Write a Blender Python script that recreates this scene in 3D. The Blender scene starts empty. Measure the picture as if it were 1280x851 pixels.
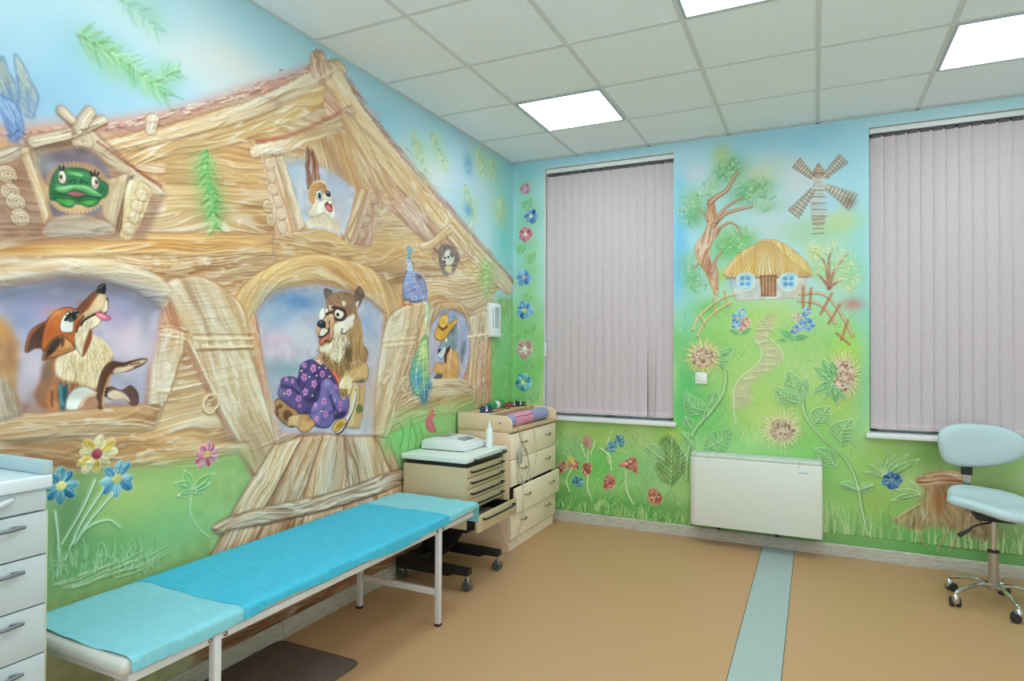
import bpy, bmesh, math, random
import numpy as np
from mathutils import Vector, Matrix

# ------------------------------------------------------------------ camera
scene = bpy.context.scene
COL = scene.collection
CAM = np.array([2.3646, -4.9585, 1.4249])
YAW, PITCH, ROLL = -0.4462, 0.0127, 0.0047
F_PX = 791.17

def cam_axes():
    sy, cy, sp, cp = math.sin(YAW), math.cos(YAW), math.sin(PITCH), math.cos(PITCH)
    f = np.array([sy * cp, cy * cp, sp]); r = np.array([cy, -sy, 0.0]); u = np.cross(r, f)
    c, s = math.cos(ROLL), math.sin(ROLL)
    return c * r + s * u, -s * r + c * u, f
R_, U_, F_ = cam_axes()
cd = bpy.data.cameras.new('camera'); cam = bpy.data.objects.new('camera', cd); COL.objects.link(cam)
cam.matrix_world = Matrix(((R_[0], U_[0], -F_[0], CAM[0]), (R_[1], U_[1], -F_[1], CAM[1]), (R_[2], U_[2], -F_[2], CAM[2]), (0, 0, 0, 1)))
cd.sensor_fit = 'HORIZONTAL'; cd.sensor_width = 36.0; cd.lens = F_PX / 1280 * 36.0
cd.clip_start = 0.05; cd.clip_end = 60
scene.camera = cam

# ------------------------------------------------------------------ light, exposure
LAMP_STRENGTH = 12.8
w = bpy.data.worlds.new('dusk'); scene.world = w; w.use_nodes = True
w.node_tree.nodes['Background'].inputs[0].default_value = (0.30, 0.36, 0.46, 1)
w.node_tree.nodes['Background'].inputs[1].default_value = 0.25
vs = scene.view_settings
scene.display_settings.display_device = 'sRGB'
vs.view_transform = 'Standard'; vs.look = 'None'; vs.gamma = 1.0; vs.exposure = 0.08; vs.use_curve_mapping = False
# added unseen fill light, aimed up and forward to brighten ceiling and upper walls
fill_data = bpy.data.lights.new('ceiling_fill', 'AREA'); fill_data.shape = 'DISK'; fill_data.size = 0.5; fill_data.energy = 44; fill_data.spread = math.radians(150); fill_data.color = (0.80, 0.93, 1.0)
fill_obj = bpy.data.objects.new('ceiling_fill', fill_data); COL.objects.link(fill_obj); fill_obj.location = (2.75, -5.7, 1.05)
fill_obj.rotation_euler = Vector((-0.12, 0.70, 0.70)).to_track_quat('-Z', 'Y').to_euler()
scene.cycles.filter_width = 1.1; scene.cycles.denoising_prefilter = 'ACCURATE'
scene.cycles.max_bounces = 10; scene.cycles.diffuse_bounces = 6

# ------------------------------------------------------------------ materials
def lin(c):
    c = np.asarray(c, float)
    return np.where(c <= 0.04045, c / 12.92, ((c + 0.055) / 1.055) ** 2.4)
def s255(r, g, b): return tuple(lin(np.array([r, g, b]) / 255.0)) + (1.0,)

def new_mat(name):
    m = bpy.data.materials.new(name); m.use_nodes = True
    nt = m.node_tree; return m, nt, nt.nodes['Principled BSDF']
def mat(name, rgb, rough=0.5, metal=0.0, var=0.0, scale=30.0, stretch=(1, 1, 1), rgb2=None, bump=0.0, bscale=None, coat=0.0, spec=0.5):
    """principled surface with a noise that blends rgb into rgb2 and lifts a fine bump"""
    m, nt, b = new_mat(name)
    b.inputs['Roughness'].default_value = rough; b.inputs['Metallic'].default_value = metal
    b.inputs['Coat Weight'].default_value = coat; b.inputs['Specular IOR Level'].default_value = spec
    c1 = s255(*rgb)
    b.inputs['Base Color'].default_value = c1
    if var > 0 or rgb2 or bump > 0:
        tc = nt.nodes.new('ShaderNodeTexCoord'); mp = nt.nodes.new('ShaderNodeMapping')
        mp.inputs['Scale'].default_value = stretch
        nt.links.new(tc.outputs['Object'], mp.inputs['Vector'])
        nz = nt.nodes.new('ShaderNodeTexNoise'); nz.inputs['Scale'].default_value = scale; nz.inputs['Detail'].default_value = 5
        nt.links.new(mp.outputs[0], nz.inputs['Vector'])
        if rgb2 or var > 0:
            c2 = s255(*rgb2) if rgb2 else tuple(x * (1 - var) for x in c1[:3]) + (1,)
            rp = nt.nodes.new('ShaderNodeValToRGB')
            rp.color_ramp.elements[0].position = 0.35; rp.color_ramp.elements[1].position = 0.65
            rp.color_ramp.elements[0].color = c2; rp.color_ramp.elements[1].color = c1
            nt.links.new(nz.outputs['Fac'], rp.inputs['Fac']); nt.links.new(rp.outputs['Color'], b.inputs['Base Color'])
        if bump > 0:
            n2 = nz
            if bscale:
                n2 = nt.nodes.new('ShaderNodeTexNoise'); n2.inputs['Scale'].default_value = bscale; n2.inputs['Detail'].default_value = 3
                nt.links.new(mp.outputs[0], n2.inputs['Vector'])
            bp = nt.nodes.new('ShaderNodeBump'); bp.inputs['Strength'].default_value = bump; bp.inputs['Distance'].default_value = 0.004
            nt.links.new(n2.outputs['Fac'], bp.inputs['Height']); nt.links.new(bp.outputs[0], b.inputs['Normal'])
    return m
def emit(name, rgb, s):
    m, nt, b = new_mat(name)
    b.inputs['Base Color'].default_value = (0.8, 0.8, 0.8, 1)
    b.inputs['Emission Color'].default_value = rgb + (1,); b.inputs['Emission Strength'].default_value = s
    return m

M = {}
M['ceiling'] = mat('mineral fibre tile', (234, 243, 248), 0.9, var=0.06, scale=140, bump=0.25)
M['tbar'] = mat('ceiling bar paint', (206, 212, 212), 0.5)
M['lamp'] = emit('lamp diffuser', (0.78, 0.93, 1.0), LAMP_STRENGTH)
M['lampframe'] = mat('lamp frame', (170, 180, 190), 0.4, 0.3)
M['floor'] = mat('speckled linoleum', (204, 162, 120), 0.42, scale=230, rgb2=(180, 137, 97), bump=0.05, spec=0.35)
M['strip'] = mat('blue grey linoleum', (170, 186, 182), 0.4, scale=60, rgb2=(163, 179, 176), spec=0.35)
M['seam'] = mat('dark seam', (96, 88, 72), 0.7)
M['skirt'] = mat('grey wood laminate', (206, 200, 186), 0.5, scale=6, stretch=(3, 3, 40), rgb2=(172, 164, 150))
M['skirtb'] = mat('grey wood skirting edge', (172, 162, 138), 0.5)
M['plainwall'] = mat('pale wall paint', (236, 240, 238), 0.8, var=0.05, scale=2)
M['white_pvc'] = mat('white pvc', (228, 232, 230), 0.35)
M['slat'] = mat('pink grey blind fabric', (208, 193, 196), 0.85, scale=160, stretch=(1, 1, .15), rgb2=(200, 186, 191))
M['slathem'] = mat('blind hem fabric', (214, 192, 197), 0.85)
M['clip'] = mat('dark blind clip', (84, 80, 84), 0.5)
M['outside'] = mat('glass dark', (40, 44, 48), 0.05)
M['wood'] = mat('pale beech laminate', (250, 234, 208), 0.45, scale=5, stretch=(2, 2, 26), rgb2=(244, 226, 198))
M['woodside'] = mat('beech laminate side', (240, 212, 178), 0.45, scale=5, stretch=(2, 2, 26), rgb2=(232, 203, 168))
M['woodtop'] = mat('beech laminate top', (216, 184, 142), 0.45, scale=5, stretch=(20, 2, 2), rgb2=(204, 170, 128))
M['darkgap'] = mat('dark drawer void', (40, 32, 26), 0.8)
M['steel'] = mat('brushed handle', (156, 146, 124), 0.35, 0.6)
M['trolley'] = mat('champagne enamel', (214, 194, 158), 0.24, 0.15)
M['trolleyedge'] = mat('champagne enamel edge', (206, 190, 150), 0.35, 0.1)
M['black'] = mat('black plastic', (26, 24, 24), 0.4)
M['blackmatt'] = mat('black paint', (22, 20, 20), 0.55)
M['whitetop'] = mat('white laminate top', (226, 234, 226), 0.25)
M['device'] = mat('white plastic casing', (226, 230, 228), 0.4)
M['screen'] = mat('grey screen', (136, 156, 164), 0.2)
M['bluekey'] = mat('blue key', (84, 112, 160), 0.4)
M['greykey'] = mat('grey key', (150, 150, 148), 0.5)
M['bottle'] = mat('white bottle plastic', (228, 234, 232), 0.35)
M['bottleprint'] = mat('grey bottle print', (176, 190, 196), 0.5)
M['cabinet'] = mat('white cabinet laminate', (196, 204, 206), 0.4)
M['cabedge'] = mat('cream edge band', (206, 206, 178), 0.5)
M['worktop'] = mat('white worktop', (214, 222, 226), 0.18)
M['splash'] = mat('pale aqua splash edge', (172, 192, 194), 0.15)
M['handle'] = mat('satin grey handle', (120, 124, 128), 0.4, 0.5)
M['couchframe'] = mat('white couch enamel', (216, 212, 210), 0.35)
M['mattress'] = mat('cream vinyl', (206, 204, 194), 0.5)
M['sheet'] = mat('turquoise sheet', (56, 178, 208), 0.85, scale=9, stretch=(2, 7, 2), rgb2=(74, 187, 212), bump=0.5, bscale=55)
M['sheetpale'] = mat('pale aqua sheet', (128, 198, 208), 0.85, scale=9, stretch=(2, 7, 2), rgb2=(138, 204, 212), bump=0.5, bscale=55)
M['bolt'] = mat('zinc bolt', (140, 138, 134), 0.3, 0.9)
M['rubber'] = mat('dark rubber', (38, 38, 40), 0.6)
M['casterwheel'] = mat('grey caster wheel', (74, 80, 78), 0.35)
M['chrome'] = mat('chrome', (205, 205, 205), 0.12, 1.0)
M['tubechrome'] = mat('satin tube', (172, 160, 144), 0.3, 0.6)
M['vinyl'] = mat('white blue vinyl', (188, 208, 212), 0.35)
M['radiator'] = mat('cream white enamel', (224, 226, 214), 0.4)
M['radtop'] = mat('pale grey enamel', (208, 214, 206), 0.4)
M['rugdark'] = mat('charcoal ribbed mat', (116, 96, 82), 0.95, scale=60, rgb2=(98, 82, 72), bump=0.8, bscale=160)
M['rugedge'] = mat('mat binding', (92, 78, 68), 0.9)
M['rollpink'] = mat('pink fleece', (226, 160, 188), 0.9, scale=60, rgb2=(216, 146, 178))
M['rollblue'] = mat('lilac blue fleece', (156, 164, 200), 0.9, scale=60, rgb2=(146, 154, 192))
M['rolledge'] = mat('crimson piping', (190, 50, 84), 0.8)
M['navy'] = mat('navy plastic', (28, 44, 92), 0.35)
M['green'] = mat('green plastic', (30, 140, 70), 0.35)
M['red'] = mat('red plastic', (170, 34, 44), 0.35)
M['clipwhite'] = mat('white plastic', (225, 225, 225), 0.4)
M['cord'] = mat('grey cord', (172, 170, 158), 0.5)
M['switch'] = mat('white switch plastic', (232, 234, 228), 0.3)
M['grille'] = mat('grey grille', (168, 182, 196), 0.5)
M['logo'] = mat('teal print', (70, 150, 170), 0.5)

# ------------------------------------------------------------------ mesh helpers
class MB:
    """collects shapes; build() links them as one mesh object"""
    def __init__(self): self.bm = bmesh.new()
    def box(self, a, b, bev=0.0, seg=2, mtx=None):
        a = Vector(a); b = Vector(b); c = (a + b) / 2; s = b - a
        r = bmesh.ops.create_cube(self.bm, size=1.0, matrix=Matrix.Translation(c) @ Matrix.Diagonal((abs(s.x), abs(s.y), abs(s.z), 1)))
        vs_ = r['verts']
        if bev > 0:
            ed = list({e for v in vs_ for e in v.link_edges})
            rb = bmesh.ops.bevel(self.bm, geom=ed, offset=bev, segments=seg, profile=0.5, affect='EDGES')
            vs_ = rb['verts']
        if mtx is not None: bmesh.ops.transform(self.bm, matrix=mtx, verts=list({v for v in vs_}))
        return self
    def cyl(self, p, q, r, r2=None, seg=20, cap=True):
        p = Vector(p); q = Vector(q); d = q - p
        mt = Matrix.Translation((p + q) / 2) @ d.to_track_quat('Z', 'Y').to_matrix().to_4x4()
        bmesh.ops.create_cone(self.bm, cap_ends=cap, segments=seg, radius1=r, radius2=r if r2 is None else r2, depth=d.length, matrix=mt)
        return self
    def lathe(self, prof, c=(0, 0, 0), axis=(0, 0, 1), seg=28):
        q = Vector(axis).to_track_quat('Z', 'Y'); c = Vector(c); rings = []
        for r, h in prof:
            rings.append([self.bm.verts.new(c + q @ Vector((r * math.cos(2 * math.pi * k / seg), r * math.sin(2 * math.pi * k / seg), h))) for k in range(seg)])
        for a, b in zip(rings, rings[1:]):
            for k in range(seg): self.bm.faces.new((a[k], a[(k + 1) % seg], b[(k + 1) % seg], b[k]))
        self.bm.faces.new(list(reversed(rings[0]))); self.bm.faces.new(rings[-1])
        return self
    def prism(self, pts, v, bev=0.0, seg=2):
        """closed outline pts (3d) pushed along v"""
        v = Vector(v); a = [self.bm.verts.new(Vector(p)) for p in pts]; b = [self.bm.verts.new(Vector(p) + v) for p in pts]
        n = len(pts); fs = [self.bm.faces.new(a), self.bm.faces.new(list(reversed(b)))]
        for k in range(n): fs.append(self.bm.faces.new((a[k], b[k], b[(k + 1) % n], a[(k + 1) % n])))
        bmesh.ops.recalc_face_normals(self.bm, faces=fs)
        if bev > 0:
            ed = list({e for f in fs[:2] for e in f.edges})
            bmesh.ops.bevel(self.bm, geom=ed, offset=bev, segments=seg, profile=0.5, affect='EDGES')
        return self
    def tube(self, pts, r, seg=8, smooth=4, closed=False):
        P = [Vector(p) for p in pts]
        if smooth > 1: P = [Vector(p) for p in crom(np.array([tuple(p) for p in P]), smooth, closed)]
        rings = []; n = len(P); up = None
        for i, p in enumerate(P):
            t = (P[min(i + 1, n - 1)] - P[max(i - 1, 0)]).normalized()
            if up is None: up = t.orthogonal().normalized()
            up = (up - t * up.dot(t)).normalized(); sd = t.cross(up)
            rr = r(i / (n - 1)) if callable(r) else r
            rings.append([self.bm.verts.new(p + (up * math.cos(2 * math.pi * k / seg) + sd * math.sin(2 * math.pi * k / seg)) * rr) for k in range(seg)])
        for a, b in zip(rings, rings[1:]):
            for k in range(seg): self.bm.faces.new((a[k], b[k], b[(k + 1) % seg], a[(k + 1) % seg]))
        self.bm.faces.new(rings[0]); self.bm.faces.new(list(reversed(rings[-1])))
        return self
    def grid(self, rows, thick=None):
        """a sheet from rows of points; with thick it becomes a closed slab along the given vector"""
        g = [[self.bm.verts.new(Vector(p)) for p in r] for r in rows]
        fs = []
        for a, b in zip(g, g[1:]):
            for k in range(len(a) - 1): fs.append(self.bm.faces.new((a[k], a[k + 1], b[k + 1], b[k])))
        if thick is not None:
            t = Vector(thick); h = [[self.bm.verts.new(v.co + t) for v in r] for r in g]
            for a, b in zip(h, h[1:]):
                for k in range(len(a) - 1): fs.append(self.bm.faces.new((b[k], b[k + 1], a[k + 1], a[k])))
            rim = g[0] + [r[-1] for r in g[1:]] + g[-1][-2::-1] + [r[0] for r in g[-2:0:-1]]
            rim2 = h[0] + [r[-1] for r in h[1:]] + h[-1][-2::-1] + [r[0] for r in h[-2:0:-1]]
            n = len(rim)
            for k in range(n): fs.append(self.bm.faces.new((rim[k], rim2[k], rim2[(k + 1) % n], rim[(k + 1) % n])))
            bmesh.ops.recalc_face_normals(self.bm, faces=fs)
        return self
    def rot(self, ang, axis='Z', c=(0, 0, 0)):
        bmesh.ops.rotate(self.bm, verts=self.bm.verts, cent=Vector(c), matrix=Matrix.Rotation(ang, 3, axis)); return self
    def move(self, v): bmesh.ops.translate(self.bm, verts=self.bm.verts, vec=Vector(v)); return self
    def build(self, name, material, parent=None, smooth=35):
        me = bpy.data.meshes.new(name)
        bmesh.ops.recalc_face_normals(self.bm, faces=self.bm.faces)
        self.bm.to_mesh(me); self.bm.free()
        me.materials.append(material)
        if smooth:
            me.shade_smooth(); me.set_sharp_from_angle(angle=math.radians(smooth))
        o = bpy.data.objects.new(name, me); COL.objects.link(o)
        if parent is not None:
            o.parent = parent
        return o

def crom(p, n=6, closed=True):
    """Catmull-Rom through the points"""
    p = np.asarray(p, float); k = len(p)
    out = []
    rng_ = range(k if closed else k - 1)
    for i in rng_:
        if closed: a, b, c, d = p[(i - 1) % k], p[i], p[(i + 1) % k], p[(i + 2) % k]
        else: a, b, c, d = p[max(i - 1, 0)], p[i], p[i + 1], p[min(i + 2, k - 1)]
        for t in np.arange(n) / n:
            out.append(0.5 * ((2 * b) + (-a + c) * t + (2 * a - 5 * b + 4 * c - d) * t * t + (-a + 3 * b - 3 * c + d) * t ** 3))
    if not closed: out.append(p[-1])
    return np.array(out)

def tag(o, label=None, cat=None, group=None, kind=None):
    if label: o['label'] = label
    if cat: o['category'] = cat
    if group: o['group'] = group
    if kind: o['kind'] = kind
    return o
def empty(name, loc=(0, 0, 0), rz=0.0):
    o = bpy.data.objects.new(name, None); COL.objects.link(o); o.location = loc; o.rotation_euler = (0, 0, rz)
    o.empty_display_size = 0.1
    return o
def children(o): return [c for c in COL.objects if c.parent == o]
def copy_tree(o, parent=None):
    c = o.copy(); COL.objects.link(c); c.parent = parent
    for ch in children(o): copy_tree(ch, c)
    return c
def structure(o): o['kind'] = 'structure'; return o
# ------------------------------------------------------------------ painted plaster relief walls
# Each wall is a fine mesh: the painter below fills a colour and a relief height for every vertex.
# Points are surveyed as sight lines from the survey camera and carried onto the wall plane, in metres.
PAINT_GAIN = 1.0; RELIEF = 0.7
_rng = np.random.default_rng(11)
_T = _rng.random((256, 256))
def vnoise(x, y, seed=0):
    x = x + seed * 17.31; y = y + seed * 9.77
    xi = np.floor(x).astype(int); yi = np.floor(y).astype(int); fx = x - xi; fy = y - yi
    fx = fx * fx * (3 - 2 * fx); fy = fy * fy * (3 - 2 * fy)
    a = _T[xi & 255, yi & 255]; b = _T[(xi + 1) & 255, yi & 255]; c = _T[xi & 255, (yi + 1) & 255]; d = _T[(xi + 1) & 255, (yi + 1) & 255]
    return (a * (1 - fx) + b * fx) * (1 - fy) + (c * (1 - fx) + d * fx) * fy
def sst(a, b, x):
    t = np.clip((x - a) / (b - a), 0, 1); return t * t * (3 - 2 * t)
def rgb(*c): return np.array(c, float) / 255.0

class Painter:
    def __init__(s, U, V, project):
        s.U = U; s.V = V; s.project = project
        s.u, s.v = np.meshgrid(U, V)
        s.C = np.zeros(s.u.shape + (3,)); s.H = np.zeros(s.u.shape)
        s.o = (0.0, 0.0); s.k = 1.0
    def frame(s, ox=0, oy=0, k=1.0): s.o = (ox, oy); s.k = k
    def px(s, p): return (s.o[0] + p[0] / s.k, s.o[1] + p[1] / s.k)
    def P(s, pts):
        if isinstance(pts, np.ndarray): return pts
        return np.array([s.project(*s.px(p)) for p in pts])
    def unit(s, c):
        """metres of one authoring unit, vertical, at point c (metres)"""
        # size of a step of one unit in height at that spot
        return s._unit(c)
    def scale_at(s, p):
        a = s.project(*s.px((p[0], p[1] - .5))); b = s.project(*s.px((p[0], p[1] + .5))); return abs(a[1] - b[1])
    def sl(s, lo, hi, pad):
        i0 = max(np.searchsorted(s.U, lo[0] - pad) - 1, 0); i1 = min(np.searchsorted(s.U, hi[0] + pad) + 1, len(s.U))
        j0 = max(np.searchsorted(s.V, lo[1] - pad) - 1, 0); j1 = min(np.searchsorted(s.V, hi[1] + pad) + 1, len(s.V))
        if i1 <= i0 or j1 <= j0: return None
        return slice(j0, j1), slice(i0, i1)
    @staticmethod
    def sdf(q, x, y):
        d = np.full(x.shape, 1e9); ins = np.zeros(x.shape, bool); n = len(q)
        for k in range(n):
            a = q[k]; b = q[(k + 1) % n]; e = b - a; L = e @ e + 1e-12
            px_ = x - a[0]; py_ = y - a[1]; h = np.clip((px_ * e[0] + py_ * e[1]) / L, 0, 1)
            d = np.minimum(d, (px_ - e[0] * h) ** 2 + (py_ - e[1] * h) ** 2)
            c = (a[1] > y) != (b[1] > y)
            with np.errstate(divide='ignore', invalid='ignore'):
                ins ^= c & (x < e[0] * (y - a[1]) / (e[1] if e[1] else 1e-12) + a[0])
        d = np.sqrt(d); return np.where(ins, d, -d)
    def mask(s, pts, soft=.0024, curved=True, pad=.02, n=5, rag=0.0):
        q = s.P(pts)
        if curved: q = crom(q, n, True)
        w = s.sl(q.min(0), q.max(0), pad + soft * 2)
        if w is None: return None, None, None
        sd = s.sdf(q, s.u[w], s.v[w])
        if rag: sd = sd + rag * .5 * (vnoise(s.u[w] * 60, s.v[w] * 60, 3) + vnoise(s.u[w] * 140, s.v[w] * 140, 3) - 1) * 2
        return w, sst(-soft, soft, sd), sd
    def mix(s, w, a, col):
        col = np.asarray(col); s.C[w] = s.C[w] * (1 - a[..., None]) + col * a[..., None]
    def poly(s, pts, col, soft=.0024, alpha=1.0, curved=True, lift=0.0, bev=.012, edge=None, ew=.004, ea=.6, rag=0.0, tone=0.06, flat=0.0):
        w, a, sd = s.mask(pts, soft, curved, rag=rag)
        if w is None: return
        c = np.asarray(col)
        t = (vnoise(s.u[w] * 28, s.v[w] * 28, 5) - .5) * 2 * tone
        s.mix(w, a * alpha, np.clip(c + t[..., None], 0, 1))
        if flat: s.H[w] *= 1 - flat * a
        if lift: s.H[w] += lift * sst(0, bev, sd)
        if edge is not None:
            e = np.exp(-(sd / (ew * .75)) ** 2) * ea; s.mix(w, e, edge)
    def wood(s, pts, p, q, tones, soft=.005, curved=True, lift=0.0, bev=.02, edge=None, ew=.006, ea=.55, alpha=1.0, rough=.0022, freq=1.0, polar=None, seed=0, streaks=1.0, rag=0.0, knot=None):
        w, a, sd = s.mask(pts, soft, curved, rag=rag)
        if w is None: return
        x, y = s.u[w], s.v[w]
        if polar is not None:
            c = s.project(*s.px(polar)); r = np.hypot(x - c[0], y - c[1]); th = np.arctan2(y - c[1], x - c[0]); ss, tt = th * .55, r
        else:
            a_, b_ = s.project(*s.px(p)), s.project(*s.px(q)); d = np.array(b_) - np.array(a_); d /= np.hypot(*d)
            ss = x * d[0] + y * d[1]; tt = -x * d[1] + y * d[0]
        tw = tt + (vnoise(ss * 2.4, tt * 5, 1 + seed) - .5) * .075 + (vnoise(ss * 8, tt * 14, 2 + seed) - .5) * .022
        n1 = vnoise(ss * 3.0, tw * 34 * freq, 3 + seed); n2 = vnoise(ss * 6, tw * 85 * freq, 4 + seed)
        big = vnoise(ss * 1.6, tt * 5.5, 5 + seed)
        n = .5 * n1 + .32 * n2 + .55 * (big - .5) + .12
        dk, md, lt = [np.asarray(c) for c in tones]
        n_ = np.clip(n * 1.25, 0, 1)[..., None]
        col = np.where(n_ < .5, dk + (md - dk) * n_ * 2, md + (lt - md) * (n_ - .5) * 2)
        pm = .35 + .65 * sst(.35, .65, vnoise(ss * 2.6, tt * 7, 7 + seed))
        r1 = vnoise(ss * 2.0, tw * 40 * freq, 6 + seed); r2 = vnoise(ss * 4.4 + 3, tw * 64 * freq, 10 + seed); r3 = vnoise(ss * 2.6 + 5, tw * 46 * freq, 14 + seed)
        st = np.clip(.75 * (1 - sst(.0, .10, np.abs(r1 - .5))) + .85 * (1 - sst(0, .15, np.abs(r2 - .52))), 0, 1) * pm * streaks
        dr = np.clip(1 - sst(.0, .11, np.abs(r3 - .5)), 0, 1) * (1.1 - pm) * streaks  # dark grain lines, also painting relief shading into the wood colour
        sp = sst(.60, .75, vnoise(ss * 26, tt * 70, 15 + seed)) * sst(.5, .75, vnoise(ss * 3, tt * 5, 16 + seed))
        st = np.clip(st + .6 * sp, 0, 1.2)
        hue = (vnoise(ss * 2 + 9, tt * 6, 17 + seed) - .5)[..., None]
        col = col * (1 + hue * np.array([.10, -.02, -.22]))
        col = col * (1 - .56 * st[..., None]) + rgb(246, 236, 220) * .56 * st[..., None]
        col = col * (1 - .38 * dr[..., None]) + dk * .86 * .38 * dr[..., None]
        s.mix(w, a * alpha, np.clip(col, 0, 1))
        s.H[w] = s.H[w] * (1 - .5 * a) + 0.0
        s.H[w] += a * ((n2 - .5) * rough + (n1 - .5) * rough * .9 + st * .0060 - dr * .0040)
        if lift: s.H[w] += lift * sst(0, bev, sd)
        if edge is not None: s.mix(w, np.exp(-(sd / ew) ** 2) * ea * .6, edge)
    def line(s, pts, r0, col, r1=None, soft=None, alpha=1.0, lift=0.0, curved=True, n=5):
        """brush line: radii in metres, tapering from r0 to r1"""
        q = s.P(pts)
        if curved and len(q) > 2: q = crom(q, n, False)
        r1 = r0 if r1 is None else r1; soft = max(.0015, .4 * r0) if soft is None else soft
        w = s.sl(q.min(0), q.max(0), max(r0, r1) + soft * 2 + .004)
        if w is None: return
        x, y = s.u[w], s.v[w]; best = np.full(x.shape, -1e9); m = len(q) - 1
        for k in range(m):
            a = q[k]; e = q[k + 1] - a; L = e @ e + 1e-12
            h = np.clip(((x - a[0]) * e[0] + (y - a[1]) * e[1]) / L, 0, 1)
            d = np.hypot(x - a[0] - e[0] * h, y - a[1] - e[1] * h)
            r = r0 + (r1 - r0) * (k + h) / m; best = np.maximum(best, r - d)
        a = sst(-soft, soft, best)
        if col is not None: s.mix(w, a * alpha, col)
        if lift: s.H[w] += lift * a
    def blob(s, c, rx, ry, col, alpha=1.0, sharp=1.0, rot=0.0):
        p = s.project(*s.px(c)); a = s.project(*s.px((c[0] + rx, c[1]))); b = s.project(*s.px((c[0] - rx, c[1]))); t = s.project(*s.px((c[0], c[1] - ry)))
        s.spray(p, abs(a[0] - b[0]) / 2, abs(t[1] - p[1]), col, alpha, sharp, rot)
    def spray(s, p, ru, rv, col, alpha=1.0, sharp=1.0, rot=0.0):
        R = max(ru, rv) * 2.2 if rot else 0
        w = s.sl((p[0] - max(2.2 * ru, R), p[1] - max(2.2 * rv, R)), (p[0] + max(2.2 * ru, R), p[1] + max(2.2 * rv, R)), .01)
        if w is None: return
        x, y = s.u[w] - p[0], s.v[w] - p[1]
        if rot: x, y = x * math.cos(rot) + y * math.sin(rot), -x * math.sin(rot) + y * math.cos(rot)
        a = np.exp(-((x / ru) ** 2 + (y / rv) ** 2) ** sharp)
        a = a * (.8 + .4 * vnoise(s.u[w] * 9, s.v[w] * 9, 12))
        s.mix(w, np.clip(a * alpha, 0, 1), col)
    def disc(s, c, rx, ry, col, edge=None, **kw):
        p = s.project(*s.px(c)); a = s.project(*s.px((c[0] + rx, c[1]))); b = s.project(*s.px((c[0] - rx, c[1]))); t = s.project(*s.px((c[0], c[1] - ry)))
        ru, rv = abs(a[0] - b[0]) / 2, abs(t[1] - p[1]); k = np.linspace(0, 2 * math.pi, 18)[:-1]
        s.poly(np.stack([p[0] + ru * np.cos(k), p[1] + rv * np.sin(k)], 1), col, edge=edge, **kw)
    def flower(s, c, r, col, heart, n=8, seed=0, col2=None, lift=.004, petal=.26, inner=.26, rim=(236, 244, 246)):
        rs = np.random.default_rng(seed); p = np.array(s.project(*s.px(c))) if not isinstance(c, np.ndarray) else c
        for k in range(n):
            a = 2 * math.pi * k / n + rs.uniform(-.18, .18); L = r * rs.uniform(.85, 1.1); d = np.array([math.cos(a), math.sin(a)]); t = np.array([-d[1], d[0]])
            wd = L * petal
            q = np.array([p + d * L * .12, p + d * L * .5 + t * wd * .9, p + d * L * .85 + t * wd * .75, p + d * L, p + d * L * .85 - t * wd * .75, p + d * L * .5 - t * wd * .9])
            cc = np.asarray(col) if col2 is None or k % 2 else np.asarray(col2)
            s.poly(q, cc, soft=.003, lift=lift, bev=.010, edge=rgb(*rim), ew=.0030, ea=.40, tone=.12)
            s.line(np.array([p + d * L * .25, p + d * L * .8]), .0016, cc * .72, alpha=.5)
            s.line(np.array([p + d * L * .35 + t * wd * .3, p + d * L * .85 + t * wd * .3]), .0022, rgb(*rim), r1=.0012, alpha=.5, lift=lift * .3)
        k = np.linspace(0, 2 * math.pi, 12)[:-1]; rr = r * inner
        s.poly(np.stack([p[0] + rr * np.cos(k), p[1] + rr * np.sin(k)], 1), heart, soft=.003, lift=lift * 1.4, bev=.008, tone=.14)
    def leaf(s, a, b, wd, col, vein, nv=5, alpha=.85, lift=.003, bend=0.0, fill=True, lw=.0024):
        """leaf from stalk a to tip b; wd = half width over length"""
        p, q = (np.array(s.project(*s.px(t))) if not isinstance(t, np.ndarray) else t for t in (a, b))
        d = q - p; L = np.hypot(*d)
        if L < 1e-5: return
        d /= L; t = np.array([-d[1], d[0]])
        ax = lambda k: p + d * L * k + t * L * bend * math.sin(math.pi * k)
        prof = [(0, 0), (.15, .55), (.38, 1.0), (.65, .8), (.86, .36), (1, 0)]
        up = [ax(k) + t * L * wd * m for k, m in prof]; dn = [ax(k) - t * L * wd * m for k, m in prof[1:-1]][::-1]
        out = np.array(up + dn)
        if fill: s.poly(out, col, soft=.005, alpha=alpha, lift=lift * .5, bev=.02, tone=.07)
        s.line(crom(out, 4, True), lw * .7, vein, alpha=.42, lift=lift * .9, curved=False)
        s.line(np.array([ax(k) for k in (0, .25, .5, .75, 1)]), lw * .8, vein, r1=lw * .4, alpha=.6, lift=lift * 1.2)
        for k in range(1, nv + 1):
            f = k / (nv + 1.5)
            m = np.interp(min(f + .16, 1), [x for x, _ in prof], [y for _, y in prof]) * wd * L * .9
            for sg in (1, -1):
                e = ax(min(f + .18, .98)) + t * m * sg
                s.line(np.array([ax(f), (ax(f) + e) / 2 + d * L * .02, e]), lw * .6, vein, r1=lw * .3, alpha=.5, lift=lift)
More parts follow.
